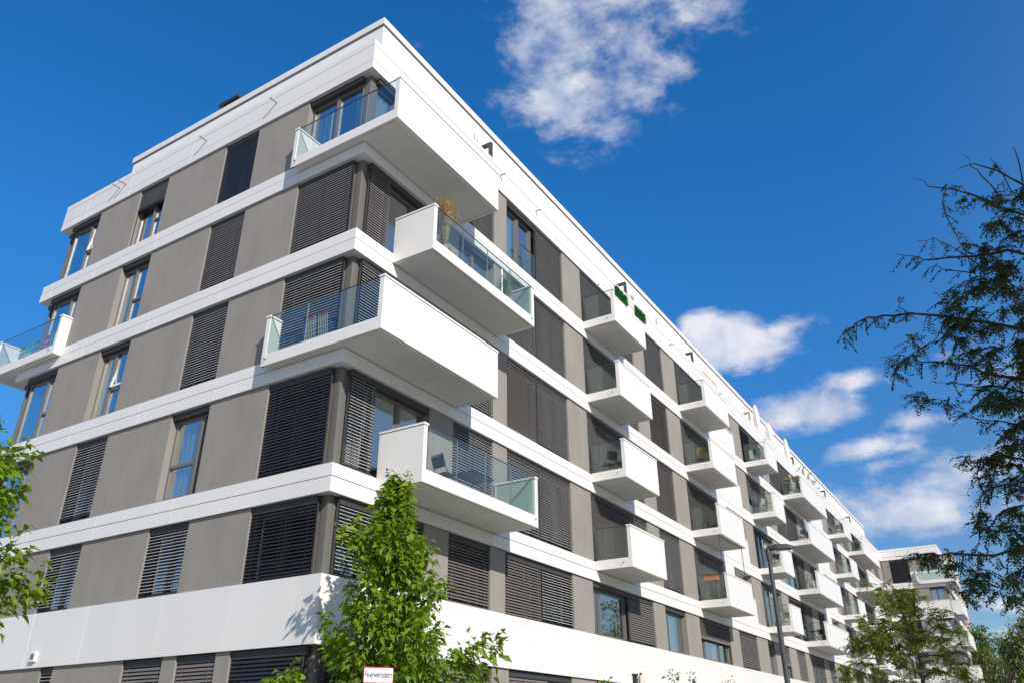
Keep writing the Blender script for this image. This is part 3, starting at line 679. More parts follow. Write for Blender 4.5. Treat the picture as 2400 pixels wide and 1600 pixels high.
def wing_balcony(k, u0, glass):
    """wraps the street corner of the wing; u0 = start along the front"""
    zb = 3 * k + .673; zt = zb + 1.3; s = MB()
    xa = XW - (.26 if glass else .02); yb = YW - .92; x1 = XW + 6.2; xs = XW + (-.02 if glass else .8); s.cur = 1; s.box(xs, x1, yb, YW - .001, zb, zb + .2)
    if glass: s.box(xa, XW - .001, yb, -u0, zb, zb + .2)
    s.cur = 0
    if glass:
        s.box(xa - .004, xa + .05, yb, -u0, zb - .012, zb + .3); s.box(xa, XW, -u0 - .13, -u0 + .004, zb - .012, zt); s.box(xa + .1, x1, yb - .004, yb + .13, zb - .012, zt)
    else:
        s.box(xs - .004, xs + .13, yb, YW - .001, zb - .012, zt); s.box(xs + .13, x1, yb - .004, yb + .13, zb - .012, zt); s.box(xa, XW - .001, YW, -u0, zb + .2, zt)
    o = s.build('balcony', ['white_cladding', 'soffit'], wing)
    c = MB()
    if glass: c.box(xa + .1, x1, yb - .022, yb + .15, zt + .008, zt + .06)
    else: c.box(xs - .02, x1, yb - .022, yb + .15, zt + .008, zt + .06); c.box(xs - .02, xs + .15, yb + .15, YW, zt + .008, zt + .06); c.box(xa - .02, XW, YW, -u0, zt + .008, zt + .06)
    build_split(c, 'coping', 'white_cladding', o)
    if glass:
        g_ = MB(); g_.box(xa + .01, xa + .022, yb + .1, -u0 - .13, zb + .28, zt + .03); g_.build('glass_balustrade', 'balustrade_glass', o)
        h_ = MB(); h_.box(xa + .005, xa + .027, yb + .1, -u0 - .13, zt + .031, zt + .05); h_.build('handrail', 'steel', o)
wing_balcony(5, 3.05, True); wing_balcony(4, 2.4, False); wing_balcony(3, 3.05, True); wing_balcony(2, 2.4, False)
t = MB(TW); t.tube([(2.9, 0, 19.0), (2.9, .3, 18.97)], .04, 8); t.build('rain_spout', 'steel', wing)
#PART2
# ------------------------------------------------------------------ vegetation
def leaves(name, pos, axis, length, width, m, parent, curl=0.25, seed=1, fold=0.18):
    """many small folded leaves, one mesh: pos n x 3 stalk ends, axis n x 3 pointing to the tips"""
    rg = np.random.default_rng(seed); pos = np.asarray(pos, float); ax = np.asarray(axis, float); n = len(pos)
    if n == 0: return None
    ax = ax / np.maximum(np.linalg.norm(ax, axis=1, keepdims=True), 1e-6)
    up = np.tile([0, 0, 1.0], (n, 1)) + rg.normal(0, .45, (n, 3)); sd = np.cross(ax, up); sd /= np.maximum(np.linalg.norm(sd, axis=1, keepdims=True), 1e-6); nr = np.cross(sd, ax)
    L = (length * np.clip(rg.normal(.88, .28, n), .30, 1.45))[:, None]; W = (width * rg.uniform(.75, 1.15, n))[:, None]
    b = pos; mid = pos + ax * L * .45 - nr * L * .02; tip = pos + ax * L - nr * L * curl
    l1 = pos + ax * L * .42 + sd * W * .5 + nr * W * fold; r1 = pos + ax * L * .42 - sd * W * .5 + nr * W * fold
    V = np.stack([b, l1, mid, r1, tip], 1).reshape(-1, 3); off = np.array(parent['wl']) if parent is not None else np.zeros(3)
    me = bpy.data.meshes.new(name); i5 = np.arange(n)[:, None] * 5
    F = np.concatenate([i5 + [0, 2, 1], i5 + [0, 3, 2], i5 + [1, 2, 4], i5 + [2, 3, 4]], 1).reshape(-1, 3)
    me.vertices.add(len(V)); me.vertices.foreach_set('co', (V - off).ravel()); me.loops.add(F.size); me.loops.foreach_set('vertex_index', F.ravel())
    me.polygons.add(len(F)); me.polygons.foreach_set('loop_start', np.arange(len(F)) * 3); me.update(calc_edges=True)
    me.materials.append(M[m]); o = bpy.data.objects.new(name, me); col.objects.link(o)
    if parent is not None: o.parent = parent; o['wl'] = list(parent['wl'])
    return o
def curve_pts(p0, d, L, n, up=0.0, wob=0.06, rg=None):
    rg = rg or random; P = [Vector(p0)]; d = Vector(d).normalized()
    for i in range(n):
        d = (d + Vector((rg.gauss(0, wob), rg.gauss(0, wob), rg.gauss(0, wob) + up / n))).normalized(); P.append(P[-1] + d * L / n)
    return P
def leafy_tree(name, base, top, prof, label, cat, seed, nb, leaf, lw, m='leaf_bright', zmin=1.2, excl=None, extra=(), group=None, dens=1.0, lean=(0, 0)):
    """upright young tree: leader, ascending branches reaching the profile prof(z), short twigs with drooping leaves"""
    rg = random.Random(seed); root = empty(name, (base[0], base[1], 0), label, cat, group)
    tk = MB(); H = top - .25
    lead = [(base[0] + lean[0] * t + .04 * math.sin(5 * t), base[1] + lean[1] * t + .04 * math.cos(4 * t), H * t) for t in [i / 12 for i in range(13)]]
    tk.tube(lead, .075, 9, r1=.012)
    def lp(z): t = min(1, z / H) * 12; i = min(11, int(t)); return Vector(lead[i]).lerp(Vector(lead[i + 1]), t - i)
    P, A = [], []
    specs = []
    for i in range(nb):
        z = zmin + (top - .15 - zmin) * (i + rg.random() * .6) / nb; an = i * 2.39996 + rg.uniform(-.4, .4); R = prof(z, an) * rg.uniform(.62, 1.12)
        specs.append((z, an, R))
    for e in extra: specs.append(e)
    for z, an, R in specs:
        z0 = max(.9, z - R * .62); p = lp(z0); d = Vector((math.cos(an), math.sin(an), .62)); br = curve_pts(p, d, R * 1.18, 7, up=.12, wob=.05, rg=rg)
        tk.tube([tuple(q) for q in br], .008 + .010 * R, 5, r1=.003, cap=False)
        nl = int((18 + 75 * R) * dens)
        for j in range(nl):
            t = 1 - (rg.random() ** 1.35) * .86; q = t * 7; a = min(6, int(q)); c = br[a].lerp(br[a + 1], q - a)
            rad = Vector((c.x - lp(c.z).x, c.y - lp(c.z).y, 0)); rad = rad.normalized() if rad.length > .05 else Vector((math.cos(an), math.sin(an), 0))
            tw = Vector((rg.gauss(0, 1), rg.gauss(0, 1), rg.gauss(0.1, .8))).normalized() * rg.uniform(.02, .26) * (.5 + .6 * min(1, R))
            pt = c + tw; ax = tw.normalized() * .7 + rad * .55 + Vector((rg.gauss(0, .25), rg.gauss(0, .25), -.45 + rg.gauss(0, .3)))
            if excl and excl(pt): continue
            P.append(tuple(pt)); A.append(tuple(ax))
        for w_ in range(2):              # upright end shoots with leaves along them
            sh = curve_pts(br[-1 - w_ * 2], (math.cos(an) * .5 + rg.gauss(0, .3), math.sin(an) * .5 + rg.gauss(0, .3), 1.0), rg.uniform(.15, .38), 5, up=.3, wob=.08, rg=rg)
            tk.tube([tuple(q) for q in sh], .004, 4, r1=.0015, cap=False)
            for q in sh[1:]:
                for e_ in range(2):
                    a_ = rg.uniform(0, 6.28); pt = tuple(q)
                    if excl and excl(pt): continue
                    P.append(pt); A.append((math.cos(a_), math.sin(a_), -.25))
    for j in range(int(60 * dens)):      # the leading shoot
        t = rg.uniform(.86, 1.0); c = lp(H * t); P.append((c.x + rg.gauss(0, .07), c.y + rg.gauss(0, .07), c.z + rg.uniform(0, .3))); A.append((rg.gauss(0, 1), rg.gauss(0, 1), .1))
    tk.build('trunk', 'bark', root, smooth=True, recalc=False); leaves('crown', P, A, leaf, lw, m, root, seed=seed)
    return root
def interp(tab):
    def f(z, an=0):
        if z >= tab[0][0]: return tab[0][1]
        for (z0, r0), (z1, r1) in zip(tab, tab[1:]):
            if z0 >= z >= z1: return r0 + (r1 - r0) * (z0 - z) / (z0 - z1)
        return tab[-1][1]
    return f
def keep_sign_clear(p):
    x, y, z = proj(p); return (846 < x < 893 and 1556 < y < 1610) and z < 14.2
ctp0 = interp([(6.2, .05), (5.85, .17), (5.5, .28), (5.15, .55), (4.85, .60), (4.5, .55), (4.2, .70), (3.8, .85), (3.4, .98), (3.0, 1.15), (2.6, 1.3), (1.8, 1.4), (1.0, 1.2)])
ctp = lambda z, an=0: ctp0(z) * (1 + .28 * math.sin(an * 2.3 + z * 4.1))
leafy_tree('garden_tree', (-.15, -1.95), 6.25, ctp, 'young bright green tree with a pointed crown before the building corner', 'tree', 3, 104, .170, .100, excl=keep_sign_clear,
           extra=[(3.15, -.72, 1.95), (3.3, -.85, 1.55), (2.7, -.6, 1.8), (2.60, 2.45, 1.8), (2.45, 2.6, 1.9), (2.55, 2.75, 1.7), (4.9, 2.2, .95), (5.0, 2.6, .9)], dens=1.08)
pl = at(-275, 1500, 11.0)
leafy_tree('garden_tree', (pl[0], pl[1]), 4.95, interp([(5.3, .3), (4.9, .6), (4.4, 1.0), (3.9, .95), (3.6, 1.15), (3.0, 1.2), (2.5, .9), (2.0, .8), (1.5, .6)]), 'bright green tree cut off by the edge of the picture beside the end front', 'tree', 9, 100, .135, .08, dens=1.5)

# --- feathery trees: limbs given as world polylines, twigs with pinnate leaves hanging from them
def pinnate(P, A, S, base, d, L, n, rg, lf, drop=.5):
    """one compound leaf: leaflets in pairs along a drooping stalk"""
    d = Vector(d).normalized(); side = d.cross(Vector((rg.gauss(0, .3), rg.gauss(0, .3), 1))).normalized(); p = Vector(base)
    S.append((tuple(p), tuple(p + d * L * .5 + Vector((0, 0, -.12 * L * drop))), tuple(p + d * L + Vector((0, 0, -.5 * L * drop)))))
    for i in range(n):
        t = (i + .6) / n; c = p + d * L * t + Vector((0, 0, -.5 * L * drop * t * t)); f = 1 - .45 * abs(t - .45)
        for sg in (-1, 1):
            P.append(tuple(c)); A.append(tuple(side * sg * .9 + d * .35 + Vector((rg.gauss(0, .12), rg.gauss(0, .12), -.35 + rg.gauss(0, .15)))))
def feathery(name, limbs, clumps, base, label, cat, seed, scale, m, bark, group=None, leafL=.16, nlf=8, lf=.034, dens=1.0, hang=.6, shade=None):
    rg = random.Random(seed); root = empty(name, (base[0], base[1], 0), label, cat, group); tk = MB(); P, A, S = [], [], []
    for pts, r0, r1, leafy in limbs:
        pts = [Vector(p) for p in pts]; fine = []
        for a, b in zip(pts, pts[1:]):
            k = max(2, int((b - a).length / (.12 * scale)))
            for i in range(k): fine.append(a.lerp(b, i / k) + Vector((rg.gauss(0, .008), rg.gauss(0, .008), rg.gauss(0, .008))) * scale)
        fine.append(pts[-1]); tk.tube([tuple(q) for q in fine], r0, 6, r1=r1, cap=False)
        if leafy:
            for i in range(len(fine) - 1):
                d0 = (fine[i + 1] - fine[i]).normalized()
                for q in range(max(0, int(leafy * dens + rg.random()))):
                    dd = (Vector((rg.gauss(0, 1), rg.gauss(0, 1), rg.gauss(-.25, .8))).normalized() * .8 + d0 * .5 + Vector((0, 0, -hang)))
                    pinnate(P, A, S, fine[i], dd, leafL * rg.uniform(.6, 1.25), nlf, rg, lf)
    for c, r, nt in clumps:            # a spray of twigs around c
        c = Vector(c)
        for i in range(int(nt * dens + rg.random())):
            o = Vector((rg.gauss(0, .5), rg.gauss(0, .5), rg.gauss(0, .5))) * r; s0 = c + o
            tw = curve_pts(s0, (rg.gauss(0, 1), rg.gauss(0, 1), rg.gauss(-.1, .5)), r * rg.uniform(.3, .7), 4, up=-.5, wob=.18, rg=rg)
            tk.tube([tuple(q) for q in tw], .0035 * scale ** .5, 4, r1=.0015, cap=False)
            for q in tw[1:]:
                for j in range(2): pinnate(P, A, S, q, (rg.gauss(0, 1), rg.gauss(0, 1), rg.gauss(-hang, .5)), leafL * rg.uniform(.6, 1.2), nlf, rg, lf)
    tk.build('trunk', bark, root, smooth=True, recalc=False)
    st = MB(); step = 1 if len(S) < 4000 else 2
    for a, b, c in S[::step]: st.tube([a, b, c], .0014 * scale ** .6, 3, cap=False)
    st.build('leaf_stalk', bark, root, recalc=False)
    leaves('crown', P, A, lf, lf * .42, m, root, seed=seed, curl=.1); return root
def W(l, D, jit=0.0):
    return [tuple(at(px, py, D + (d[0] if d else 0))) for px, py, *d in l]
# the overhanging tree, its trunk outside the picture
DL = 6.6; L = []
def limb(l, r0, r1, leafy, D=DL): L.append((W(l, D), r0, r1, leafy))
limb([(2560, 1250, .2), (2470, 1270), (2400, 1279), (2334, 1302), (2260, 1300), (2203, 1297), (2170, 1297), (2140, 1305), (2099, 1302, .1)], .013, .0025, 2)
limb([(2700, 700, .6), (2520, 560, .3), (2400, 505), (2332, 478), (2240, 445), (2180, 435), (2141, 417)], .02, .0025, 0)
limb([(2332, 478), (2290, 462), (2250, 440), (2228, 432)], .005, .002, 1)
limb([(2214, 434), (2212, 470), (2218, 500), (2238, 545), (2262, 590), (2290, 650)], .005, .004, 1)
limb([(2640, 640, .4), (2480, 500, .2), (2400, 440), (2340, 395), (2282, 385), (2246, 396)], .018, .0025, 0)
limb([(2332, 452), (2300, 410), (2275, 385), (2258, 364)], .006, .002, 0)
limb([(2430, 420), (2398, 425), (2376, 350), (2373, 346)], .008, .002, 0)
limb([(2420, 470), (2370, 450), (2340, 385), (2321, 372)], .007, .002, 1)
limb([(2290, 620), (2225, 575), (2190, 560), (2150, 564)], .005, .002, 1)
limb([(2700, 640, .5), (2500, 610, .2), (2360, 590), (2283, 602), (2164, 606), (2140, 600), (2101, 596)], .016, .0025, 1)
limb([(2283, 640), (2218, 632), (2195, 622), (2170, 634)], .005, .002, 1)
limb([(2700, 800, .4), (2500, 790, .2), (2400, 770), (2305, 755), (2220, 745), (2130, 737), (2068, 742), (2041, 744), (2005, 755), (1984, 770), (1980, 805)], .018, .0022, 2)
limb([(2130, 737), (2108, 715), (2112, 702)], .004, .002, 1)
limb([(2240, 760), (2200, 800), (2160, 815), (2120, 845), (2100, 870), (2095, 890)], .006, .002, 2)
limb([(2640, 900, .3), (2450, 890, .1), (2340, 880), (2271, 858), (2220, 853), (2160, 851), (2106, 832), (2064, 836)], .015, .002, 2)
limb([(2640, 1000, .3), (2480, 940, .1), (2400, 920), (2320, 905), (2260, 900), (2200, 895)], .014, .002, 2)
limb([(2640, 1150, .3), (2480, 1040), (2400, 1000), (2340, 985), (2290, 975), (2240, 962)], .012, .002, 2)
limb([(2480, 1120), (2400, 1080), (2340, 1060), (2300, 1075), (2290, 1110), (2295, 1140)], .010, .002, 2)
limb([(2480, 1200), (2400, 1140), (2350, 1135), (2310, 1150), (2300, 1190), (2290, 1250)], .010, .002, 2)
limb([(2480, 1100, .1), (2420, 1180), (2350, 1190), (2330, 1220), (2296, 1250), (2288, 1290)], .010, .002, 1)
limb([(2560, 1300, .2), (2450, 1345), (2400, 1330), (2370, 1345), (2345, 1380), (2330, 1392)], .010, .002, 2)
limb([(2560, 1180, .2), (2460, 1240), (2400, 1230), (2360, 1235), (2320, 1245)], .010, .002, 2)
limb([(2720, 500, .7), (2700, 640, .5), (2700, 800, .4), (2690, 1000, .3), (2660, 1250, .3), (2640, 1600, .3), (2640, 1800, .3), (2640, 2400, .3)], .05, .13, 0)
CLP = []
rgc = random.Random(5)
for cx, cy, rx, ry, n in [(2340, 520, 60, 60, 22), (2300, 600, 80, 60, 34), (2380, 640, 60, 80, 34), (2300, 700, 70, 50, 30), (2380, 760, 60, 60, 30), (2260, 650, 50, 50, 16), (2350, 450, 60, 40, 12), (2250, 560, 40, 40, 8),
                          (2300, 770, 80, 30, 20), (2220, 765, 60, 24, 12), (2390, 860, 50, 60, 26), (2320, 830, 70, 40, 24), (2240, 830, 60, 40, 14), (2140, 860, 60, 30, 9), (2180, 920, 50, 30, 8), (2320, 920, 70, 40, 18), (2400, 960, 50, 60, 22),
                          (2330, 1040, 50, 50, 12), (2390, 1100, 50, 70, 20), (2320, 1130, 30, 40, 9), (2390, 1200, 40, 60, 16), (2310, 1210, 30, 40, 5), (2240, 1340, 50, 40, 15), (2400, 1040, 40, 60, 14), (2390, 930, 40, 40, 12), (2150, 1325, 30, 26, 6), (2290, 1370, 40, 34, 8), (2390, 1290, 30, 40, 8), (2330, 1330, 50, 30, 7), (2380, 1390, 40, 20, 5)]:
    for i in range(int(n * (.55 if cy < 850 or cx < 2200 else .85))):
        px = cx + rgc.gauss(0, .55) * rx; py = cy + rgc.gauss(0, .55) * ry
        if px > 2060: CLP.append((tuple(at(px, py, DL + rgc.uniform(-.5, .9))), .12, .62))
# the rest of its crown: behind and above the camera's view, where it shades the part in view
for i in range(1300):
    p0 = at(rgc.uniform(2150, 2900), rgc.uniform(350, 1400), DL + rgc.uniform(-.6, 1.5)); t = rgc.uniform(.9, 5.5); q = Vector(p0) + SUN * t
    x, y, z = proj(q)
    if z > .3 and -250 < x < 2640 and -250 < y < 1850: continue
    CLP.append((tuple(q), .42, 2.0))
pb = at(2640, 2400, DL)
feathery('locust_tree', L, CLP, pb, 'dark feathery locust branches hanging in against the sky', 'tree', 21, 1.0, 'leaf_locust', 'bark_dark', leafL=.125, nlf=7, lf=.036, dens=1.0, hang=.5)
# slender tree before the wing
DM = 34.0; L = []
def limb(l, r0, r1, leafy, D=DM): L.append((W(l, D), r0, r1, leafy))
limb([(2168, 1760), (2164, 1600), (2156, 1550), (2146, 1515), (2128, 1480), (2118, 1445), (2112, 1415), (2105, 1390)], .10, .02, 1)
limb([(2146, 1515), (2170, 1490), (2200, 1470), (2240, 1462)], .04, .01, 3)
limb([(2150, 1540), (2180, 1530), (2220, 1535), (2262, 1530), (2300, 1548)], .04, .01, 3)
limb([(2128, 1480), (2090, 1470), (2060, 1490), (2030, 1500), (2000, 1512)], .04, .01, 4)
limb([(2118, 1450), (2090, 1430), (2075, 1400), (2062, 1372)], .03, .008, 3)
limb([(2112, 1430), (2125, 1400), (2130, 1370), (2142, 1345)], .03, .006, 2)
limb([(2160, 1580), (2120, 1560), (2070, 1545), (2020, 1540), (1990, 1560)], .04, .01, 4)
limb([(2160, 1590), (2190, 1570), (2240, 1580), (2300, 1590)], .04, .01, 3)
limb([(2150, 1500), (2190, 1440), (2222, 1420)], .02, .006, 1)
CLP = []
for cx, cy, rx, ry, n in [(2082, 1400, 22, 22, 16), (2120, 1395, 22, 24, 14), (2060, 1380, 14, 14, 5), (2130, 1440, 22, 20, 12), (2100, 1440, 18, 16, 6), (2060, 1490, 36, 22, 22), (2020, 1500, 30, 20, 14), (2095, 1490, 26, 20, 16), (2180, 1475, 34, 22, 18), (2215, 1485, 24, 18, 8),
                          (2100, 1520, 30, 18, 10), (2040, 1560, 50, 26, 22), (2110, 1575, 40, 24, 14), (2200, 1545, 44, 16, 9), (2250, 1570, 40, 22, 12), (2290, 1590, 20, 14, 5), (1995, 1590, 20, 14, 5), (2170, 1430, 30, 18, 3)]:
    for i in range(n): CLP.append((tuple(at(cx + rgc.gauss(0, .55) * rx, cy + rgc.gauss(0, .55) * ry, DM + rgc.uniform(-1, 1))), .55, 3.4))
pm = at(2168, 1760, DM)
feathery('slender_tree', L, CLP, pm, 'slender feathery tree with yellowish green sprays standing before the far wing', 'tree', 33, 3.2, 'leaf_feather', 'bark', leafL=.34, nlf=6, lf=.12, hang=.35, dens=.25)

def clump_tree(name, base, H, lobes, label, seed, leaf, n, m='leaf_far', group=None):
    rg = random.Random(seed); root = empty(name, (base[0], base[1], 0), label, 'tree', group); tk = MB(); P, A = [], []
    tk.tube([(base[0], base[1], 0), (base[0] + .1, base[1], H * .5), (base[0], base[1], H * .8)], .3, 8, r1=.08)
    for c, r in lobes:
        c = Vector(c); tk.tube([(base[0], base[1], H * .35), tuple(c)], .12, 5, r1=.03)
        sub = [c + Vector((rg.gauss(0, 1), rg.gauss(0, 1), rg.gauss(0, 1))).normalized() * r * rg.uniform(.35, .95) for _ in range(max(8, int(r * 9)))]
        for s_ in sub:
            for i in range(n):
                d = Vector((rg.gauss(0, 1), rg.gauss(0, 1), rg.gauss(0, .8))).normalized(); P.append(tuple(s_ + d * r * .26 * rg.random() ** .4)); A.append(tuple(d * .8 + Vector((rg.gauss(0, .5), rg.gauss(0, .5), -.2))))
    tk.build('trunk', 'bark', root, smooth=True, recalc=False); leaves('crown', P, A, leaf, leaf * .62, m, root, seed=seed); return root
def lobes_at(l, D): return [(tuple(at(px, py, D + dd)), r) for px, py, r, dd in l]
b1 = at(2310, 2000, 105); clump_tree('broadleaf_tree', b1, 9, lobes_at([(2283, 1478, 1.2, 0), (2292, 1500, 1.7, 1), (2305, 1520, 2.0, 0), (2322, 1540, 2.1, -1), (2335, 1566, 2.2, 0), (2300, 1555, 2.6, 1), (2318, 1590, 3.0, 0), (2350, 1600, 2.3, 0), (2290, 1590, 2.4, 1), (2278, 1530, 1.6, 2)], 105), 'broad green tree standing at the end of the street beside the wing', 41, .33, 30)
b2 = at(2420, 2000, 88); clump_tree('broadleaf_tree', b2, 10, lobes_at([(2402, 1455, 1.3, 0), (2408, 1480, 1.8, 0), (2385, 1500, 1.5, 0), (2370, 1520, 1.5, 0), (2400, 1525, 2.0, 0), (2388, 1550, 2.0, 0), (2420, 1560, 2.6, 0), (2400, 1590, 1.8, 0), (2440, 1500, 3.0, 0), (2440, 1600, 3, 0)], 88), 'taller dark green tree cut off by the picture edge before a pale house', 43, .30, 30)

for i, (x, y, H, lb) in enumerate(((18, -17.5, 14.5, 'street tree across the lawn, seen mirrored in the second floor glass'), (46, -21, 15, 'second street tree over the road, seen only mirrored in windows'), (73, -27, 16, 'third street tree over the road, seen mirrored in the first floor window'))):
    lb_ = [((x + math.cos(a) * r, y + math.sin(a) * r, H * h), rr) for a, r, h, rr in ((0, 0, .9, 1.8), (1, 1.5, .75, 2.2), (3, 1.7, .72, 2.2), (5, 1.6, .7, 2.3), (2, 2.0, .52, 2.2), (4, 2.1, .5, 2.2), (0, 1.9, .48, 2.2))]
    clump_tree('street_tree', (x, y), H, lb_, lb, 60 + i, .30, 26)
# shrubs whose tops reach into view
def shrub(px, py, D, w_, h_, label, seed, leaf=.07, n=420, m='leaf_bright', shoots=6):
    rg = random.Random(seed); top = at(px, py, D); root = empty('garden_shrub', (top[0], top[1], 0), label, 'shrub', None); st = MB(); P, A = [], []
    for i in range(shoots):
        a = rg.uniform(0, 6.28); r = rg.random() ** .5 * w_; H = top[2] * (1 - .12 * rg.random() - .10 * r / w_) if i else top[2]
        br = curve_pts((top[0] + math.cos(a) * r * .4, top[1] + math.sin(a) * r * .4, 0), (math.cos(a) * r * .25, math.sin(a) * r * .25, 2.2), H, 9, wob=.05, rg=rg); st.tube([tuple(q) for q in br], .012, 5, r1=.003, cap=False)
        for j in range(int(n / shoots)):
            t = 1 - rg.random() ** 1.3 * (h_ / H); q = max(0, t) * 9; k = min(8, int(q)); c = br[k].lerp(br[k + 1], q - k); d = Vector((rg.gauss(0, 1), rg.gauss(0, 1), rg.gauss(.1, .6)))
            P.append(tuple(c + d * .07 * (1.6 - t))); A.append(tuple(d + Vector((0, 0, -.3))))
    st.build('stem', 'bark', root, recalc=False); leaves('foliage', P, A, leaf, leaf * .62, m, root, seed=seed)
shrub(1452, 1584, 14, .28, .7, 'bright green shrub top under the white band beside the closed parasol', 51, .09, 340, shoots=7)
shrub(1395, 1590, 14.5, .2, .6, 'thin leafy vine tips under the white band near the ground floor window', 52, .08, 150, shoots=4)
shrub(1566, 1584, 14.5, .06, .6, 'single thin upright shoot between the parasol and the shrubs', 53, .07, 60, shoots=2)
shrub(1628, 1566, 15, .16, .8, 'tall leafy shoot standing highest of the garden shrubs', 54, .08, 190, 'leaf_far', 3)
shrub(1700, 1588, 16, .55, .6, 'dense low hedge top beside the tall leafy shoot', 55, .055, 900, 'leaf_far', 14)
shrub(1300, 1585, 13.2, .03, .5, 'lone green shoot before the ground floor blind', 56, .05, 40, 'leaf_bright', 1)

# ------------------------------------------------------------------ street furniture
def lamp():
    p = at(1855, 1660, 24.0); top = at(1809, 1287, 24.0); x, y = p[0], p[1]; hz = top[2]
    r = empty('street_lamp', (x, y, 0), 'slim grey street lamp with a flat wedge head in front of the balconies', 'street lamp')
    q = MB(); q.lathe(x, y, [(.12, 0), (.12, .5), (.09, .55), (.072, hz * .55), (.052, hz - .05), (.052, hz)], 20); q.build('pole', 'lamp_grey', r, smooth=True)
    d = Vector((.20, -.98, 0)); sd = Vector((.98, .20, 0))
    T = lambda a, b, c: (x + d.x * a + sd.x * b, y + d.y * a + sd.y * b, hz + c)
    q = MB(T); q.lathe(0, 0, [(.075, -.30), (.078, -.05), (.07, .0), (.0, .0)], 18); q.box(-.05, .16, -.05, .05, -.02, .06)
    q.build('bracket', 'lamp_grey', r)
    q = MB(T)
    pts = [(.02, .07, .02), (.28, .16, -.02), (.62, .13, -.02), (.76, .04, .03)]
    top_ = [(.02, .05, .10), (.25, .11, .135), (.55, .09, .115), (.76, .03, .05)]
    V = []
    for a, b, c in pts: V += [(a, -b, c), (a, b, c)]
    for a, b, c in top_: V += [(a, -b, c), (a, b, c)]
    F = []
    for i in range(3):
        j = 2 * i; F += [(j, j + 2, j + 3, j + 1), (8 + j, 8 + j + 1, 8 + j + 3, 8 + j + 2), (j, 8 + j, 10 + j, j + 2), (j + 1, j + 3, 11 + j, 9 + j)]
    F += [(0, 1, 9, 8), (6, 14, 15, 7)]
    q.poly(V, F); q.build('lamp_head', 'lamp_grey', r, bevel=.008)
    q = MB(T); q.box(.22, .58, -.10, .10, -.035, -.018); q.build('lens', 'lens_green', r)
lamp()

def fire_sign():
    c = at(884, 1588, 13.75); zt = at(855, 1562, 13.75)[2]
    r = empty('fire_access_sign', (c[0], c[1], 0), 'white fire access sign with red edge on a post, half hidden by leaves', 'sign')
    dv = Vector((c[0] - CAM[0], c[1] - CAM[1], 0)).normalized(); sd = Vector((dv.y, -dv.x, 0)); sd = (sd + dv * .25).normalized(); nn = Vector((sd.y, -sd.x, 0)); nn = -nn if nn.dot(dv) > 0 else nn
    T = lambda a, b, z: (c[0] + sd.x * a + nn.x * b, c[1] + sd.y * a + nn.y * b, z)
    q = MB(T); q.tube([(0, -.05, 0), (0, -.05, zt - .02)], .03, 12); q.build('post', 'steel', r, smooth=True)
    def board(a0, a1, z0, z1, nm):
        q = MB(T); q.box(a0, a1, -.012, .004, z0, z1); o = q.build(nm, 'sign_red', r, bevel=.003)
        q = MB(T); q.box(a0 + .014, a1 - .014, .004, .007, z0 + .014, z1 - .014); q.build('face', 'sign_white', o); return o
    a0, a1 = -.225, .26; o = board(a0, a1, zt - .235, zt, 'sign_board'); board(a0 - .10, a1 + .10, zt - .58, zt - .245, 'lower_board')
    cu = bpy.data.curves.new('t', 'FONT'); cu.body = 'Feuerwehrzufahrt'; cu.size = .078; cu.extrude = .0012; cu.offset = .0012; cu.align_x = 'LEFT'
    to = bpy.data.objects.new('lettering', cu); col.objects.link(to); bpy.context.view_layer.update(); dg = bpy.context.evaluated_depsgraph_get(); me = bpy.data.meshes.new_from_object(to.evaluated_get(dg)); bpy.data.objects.remove(to)
    lo = bpy.data.objects.new('lettering', me); me.materials.clear(); me.materials.append(M['ink']); col.objects.link(lo); lo.parent = o
    wdt = max(v.co.x for v in me.vertices); k = (a1 - a0 - .045) / wdt; ky = .088 / max(v.co.y for v in me.vertices)
    Mx = Matrix(((sd.x * k, 0, nn.x, 0), (sd.y * k, 0, nn.y, 0), (0, ky, 0, 0), (0, 0, 0, 1))); p0 = Vector(T(a0 + .022, .0085, zt - .150)) - Vector(r['wl'])
    me.transform(Matrix.Translation(p0) @ Mx)
    me.update()
fire_sign()

def closed_parasol(x, y, z0, H, r, m, label, group=None, tilt=(0, 0), pole=True, post=False):
    o = empty('closed_parasol', (x, y, z0), label, 'parasol', group); T = lambda a, b, c: (x + a + tilt[0] * c, y + b + tilt[1] * c, z0 + c)
    q = MB(T); N = 20; prof = [(.3, .45), (.34, .72), (.40, .86), (.7, .8), (.9, .55), (1.0, .22)]; V = []
    for t, rr in prof:
        for j in range(N): a = 2 * math.pi * j / N; k = r * rr * (1 + .22 * math.cos(a * 5 + t * 2)); V.append((math.cos(a) * k, math.sin(a) * k, H * t))
    F = [(i * N + j, i * N + (j + 1) % N, (i + 1) * N + (j + 1) % N, (i + 1) * N + j) for i in range(5) for j in range(N)] + [tuple(5 * N + j for j in range(N))]
    q.poly(V, F); q.build('canopy', m, o, smooth=True)
    q = MB(T); q.tube([(0, 0, 0), (0, 0, H + .04)], .022, 8); q.lathe(0, 0, [(.25, 0), (.25, .06), (.03, .08), (.03, .3)], 14); q.build('pole', 'lamp_grey', o)
    return o
p = at(1502, 1581, 15.0); closed_parasol(p[0], p[1], 0, p[2], .16, 'cloth_beige', 'closed beige parasol rising from the ground floor garden')
p = at(1488, 1582, 15.0); q = MB(); q.box(p[0] - .035, p[0] + .035, p[1] - .035, p[1] + .035, 0, p[2]); q.box(p[0] - .045, p[0] + .045, p[1] - .045, p[1] + .045, p[2], p[2] + .03); tag(q.build('fence_post', 'lamp_grey', bevel=.004), 'dark square post standing close beside the closed beige parasol', 'post')
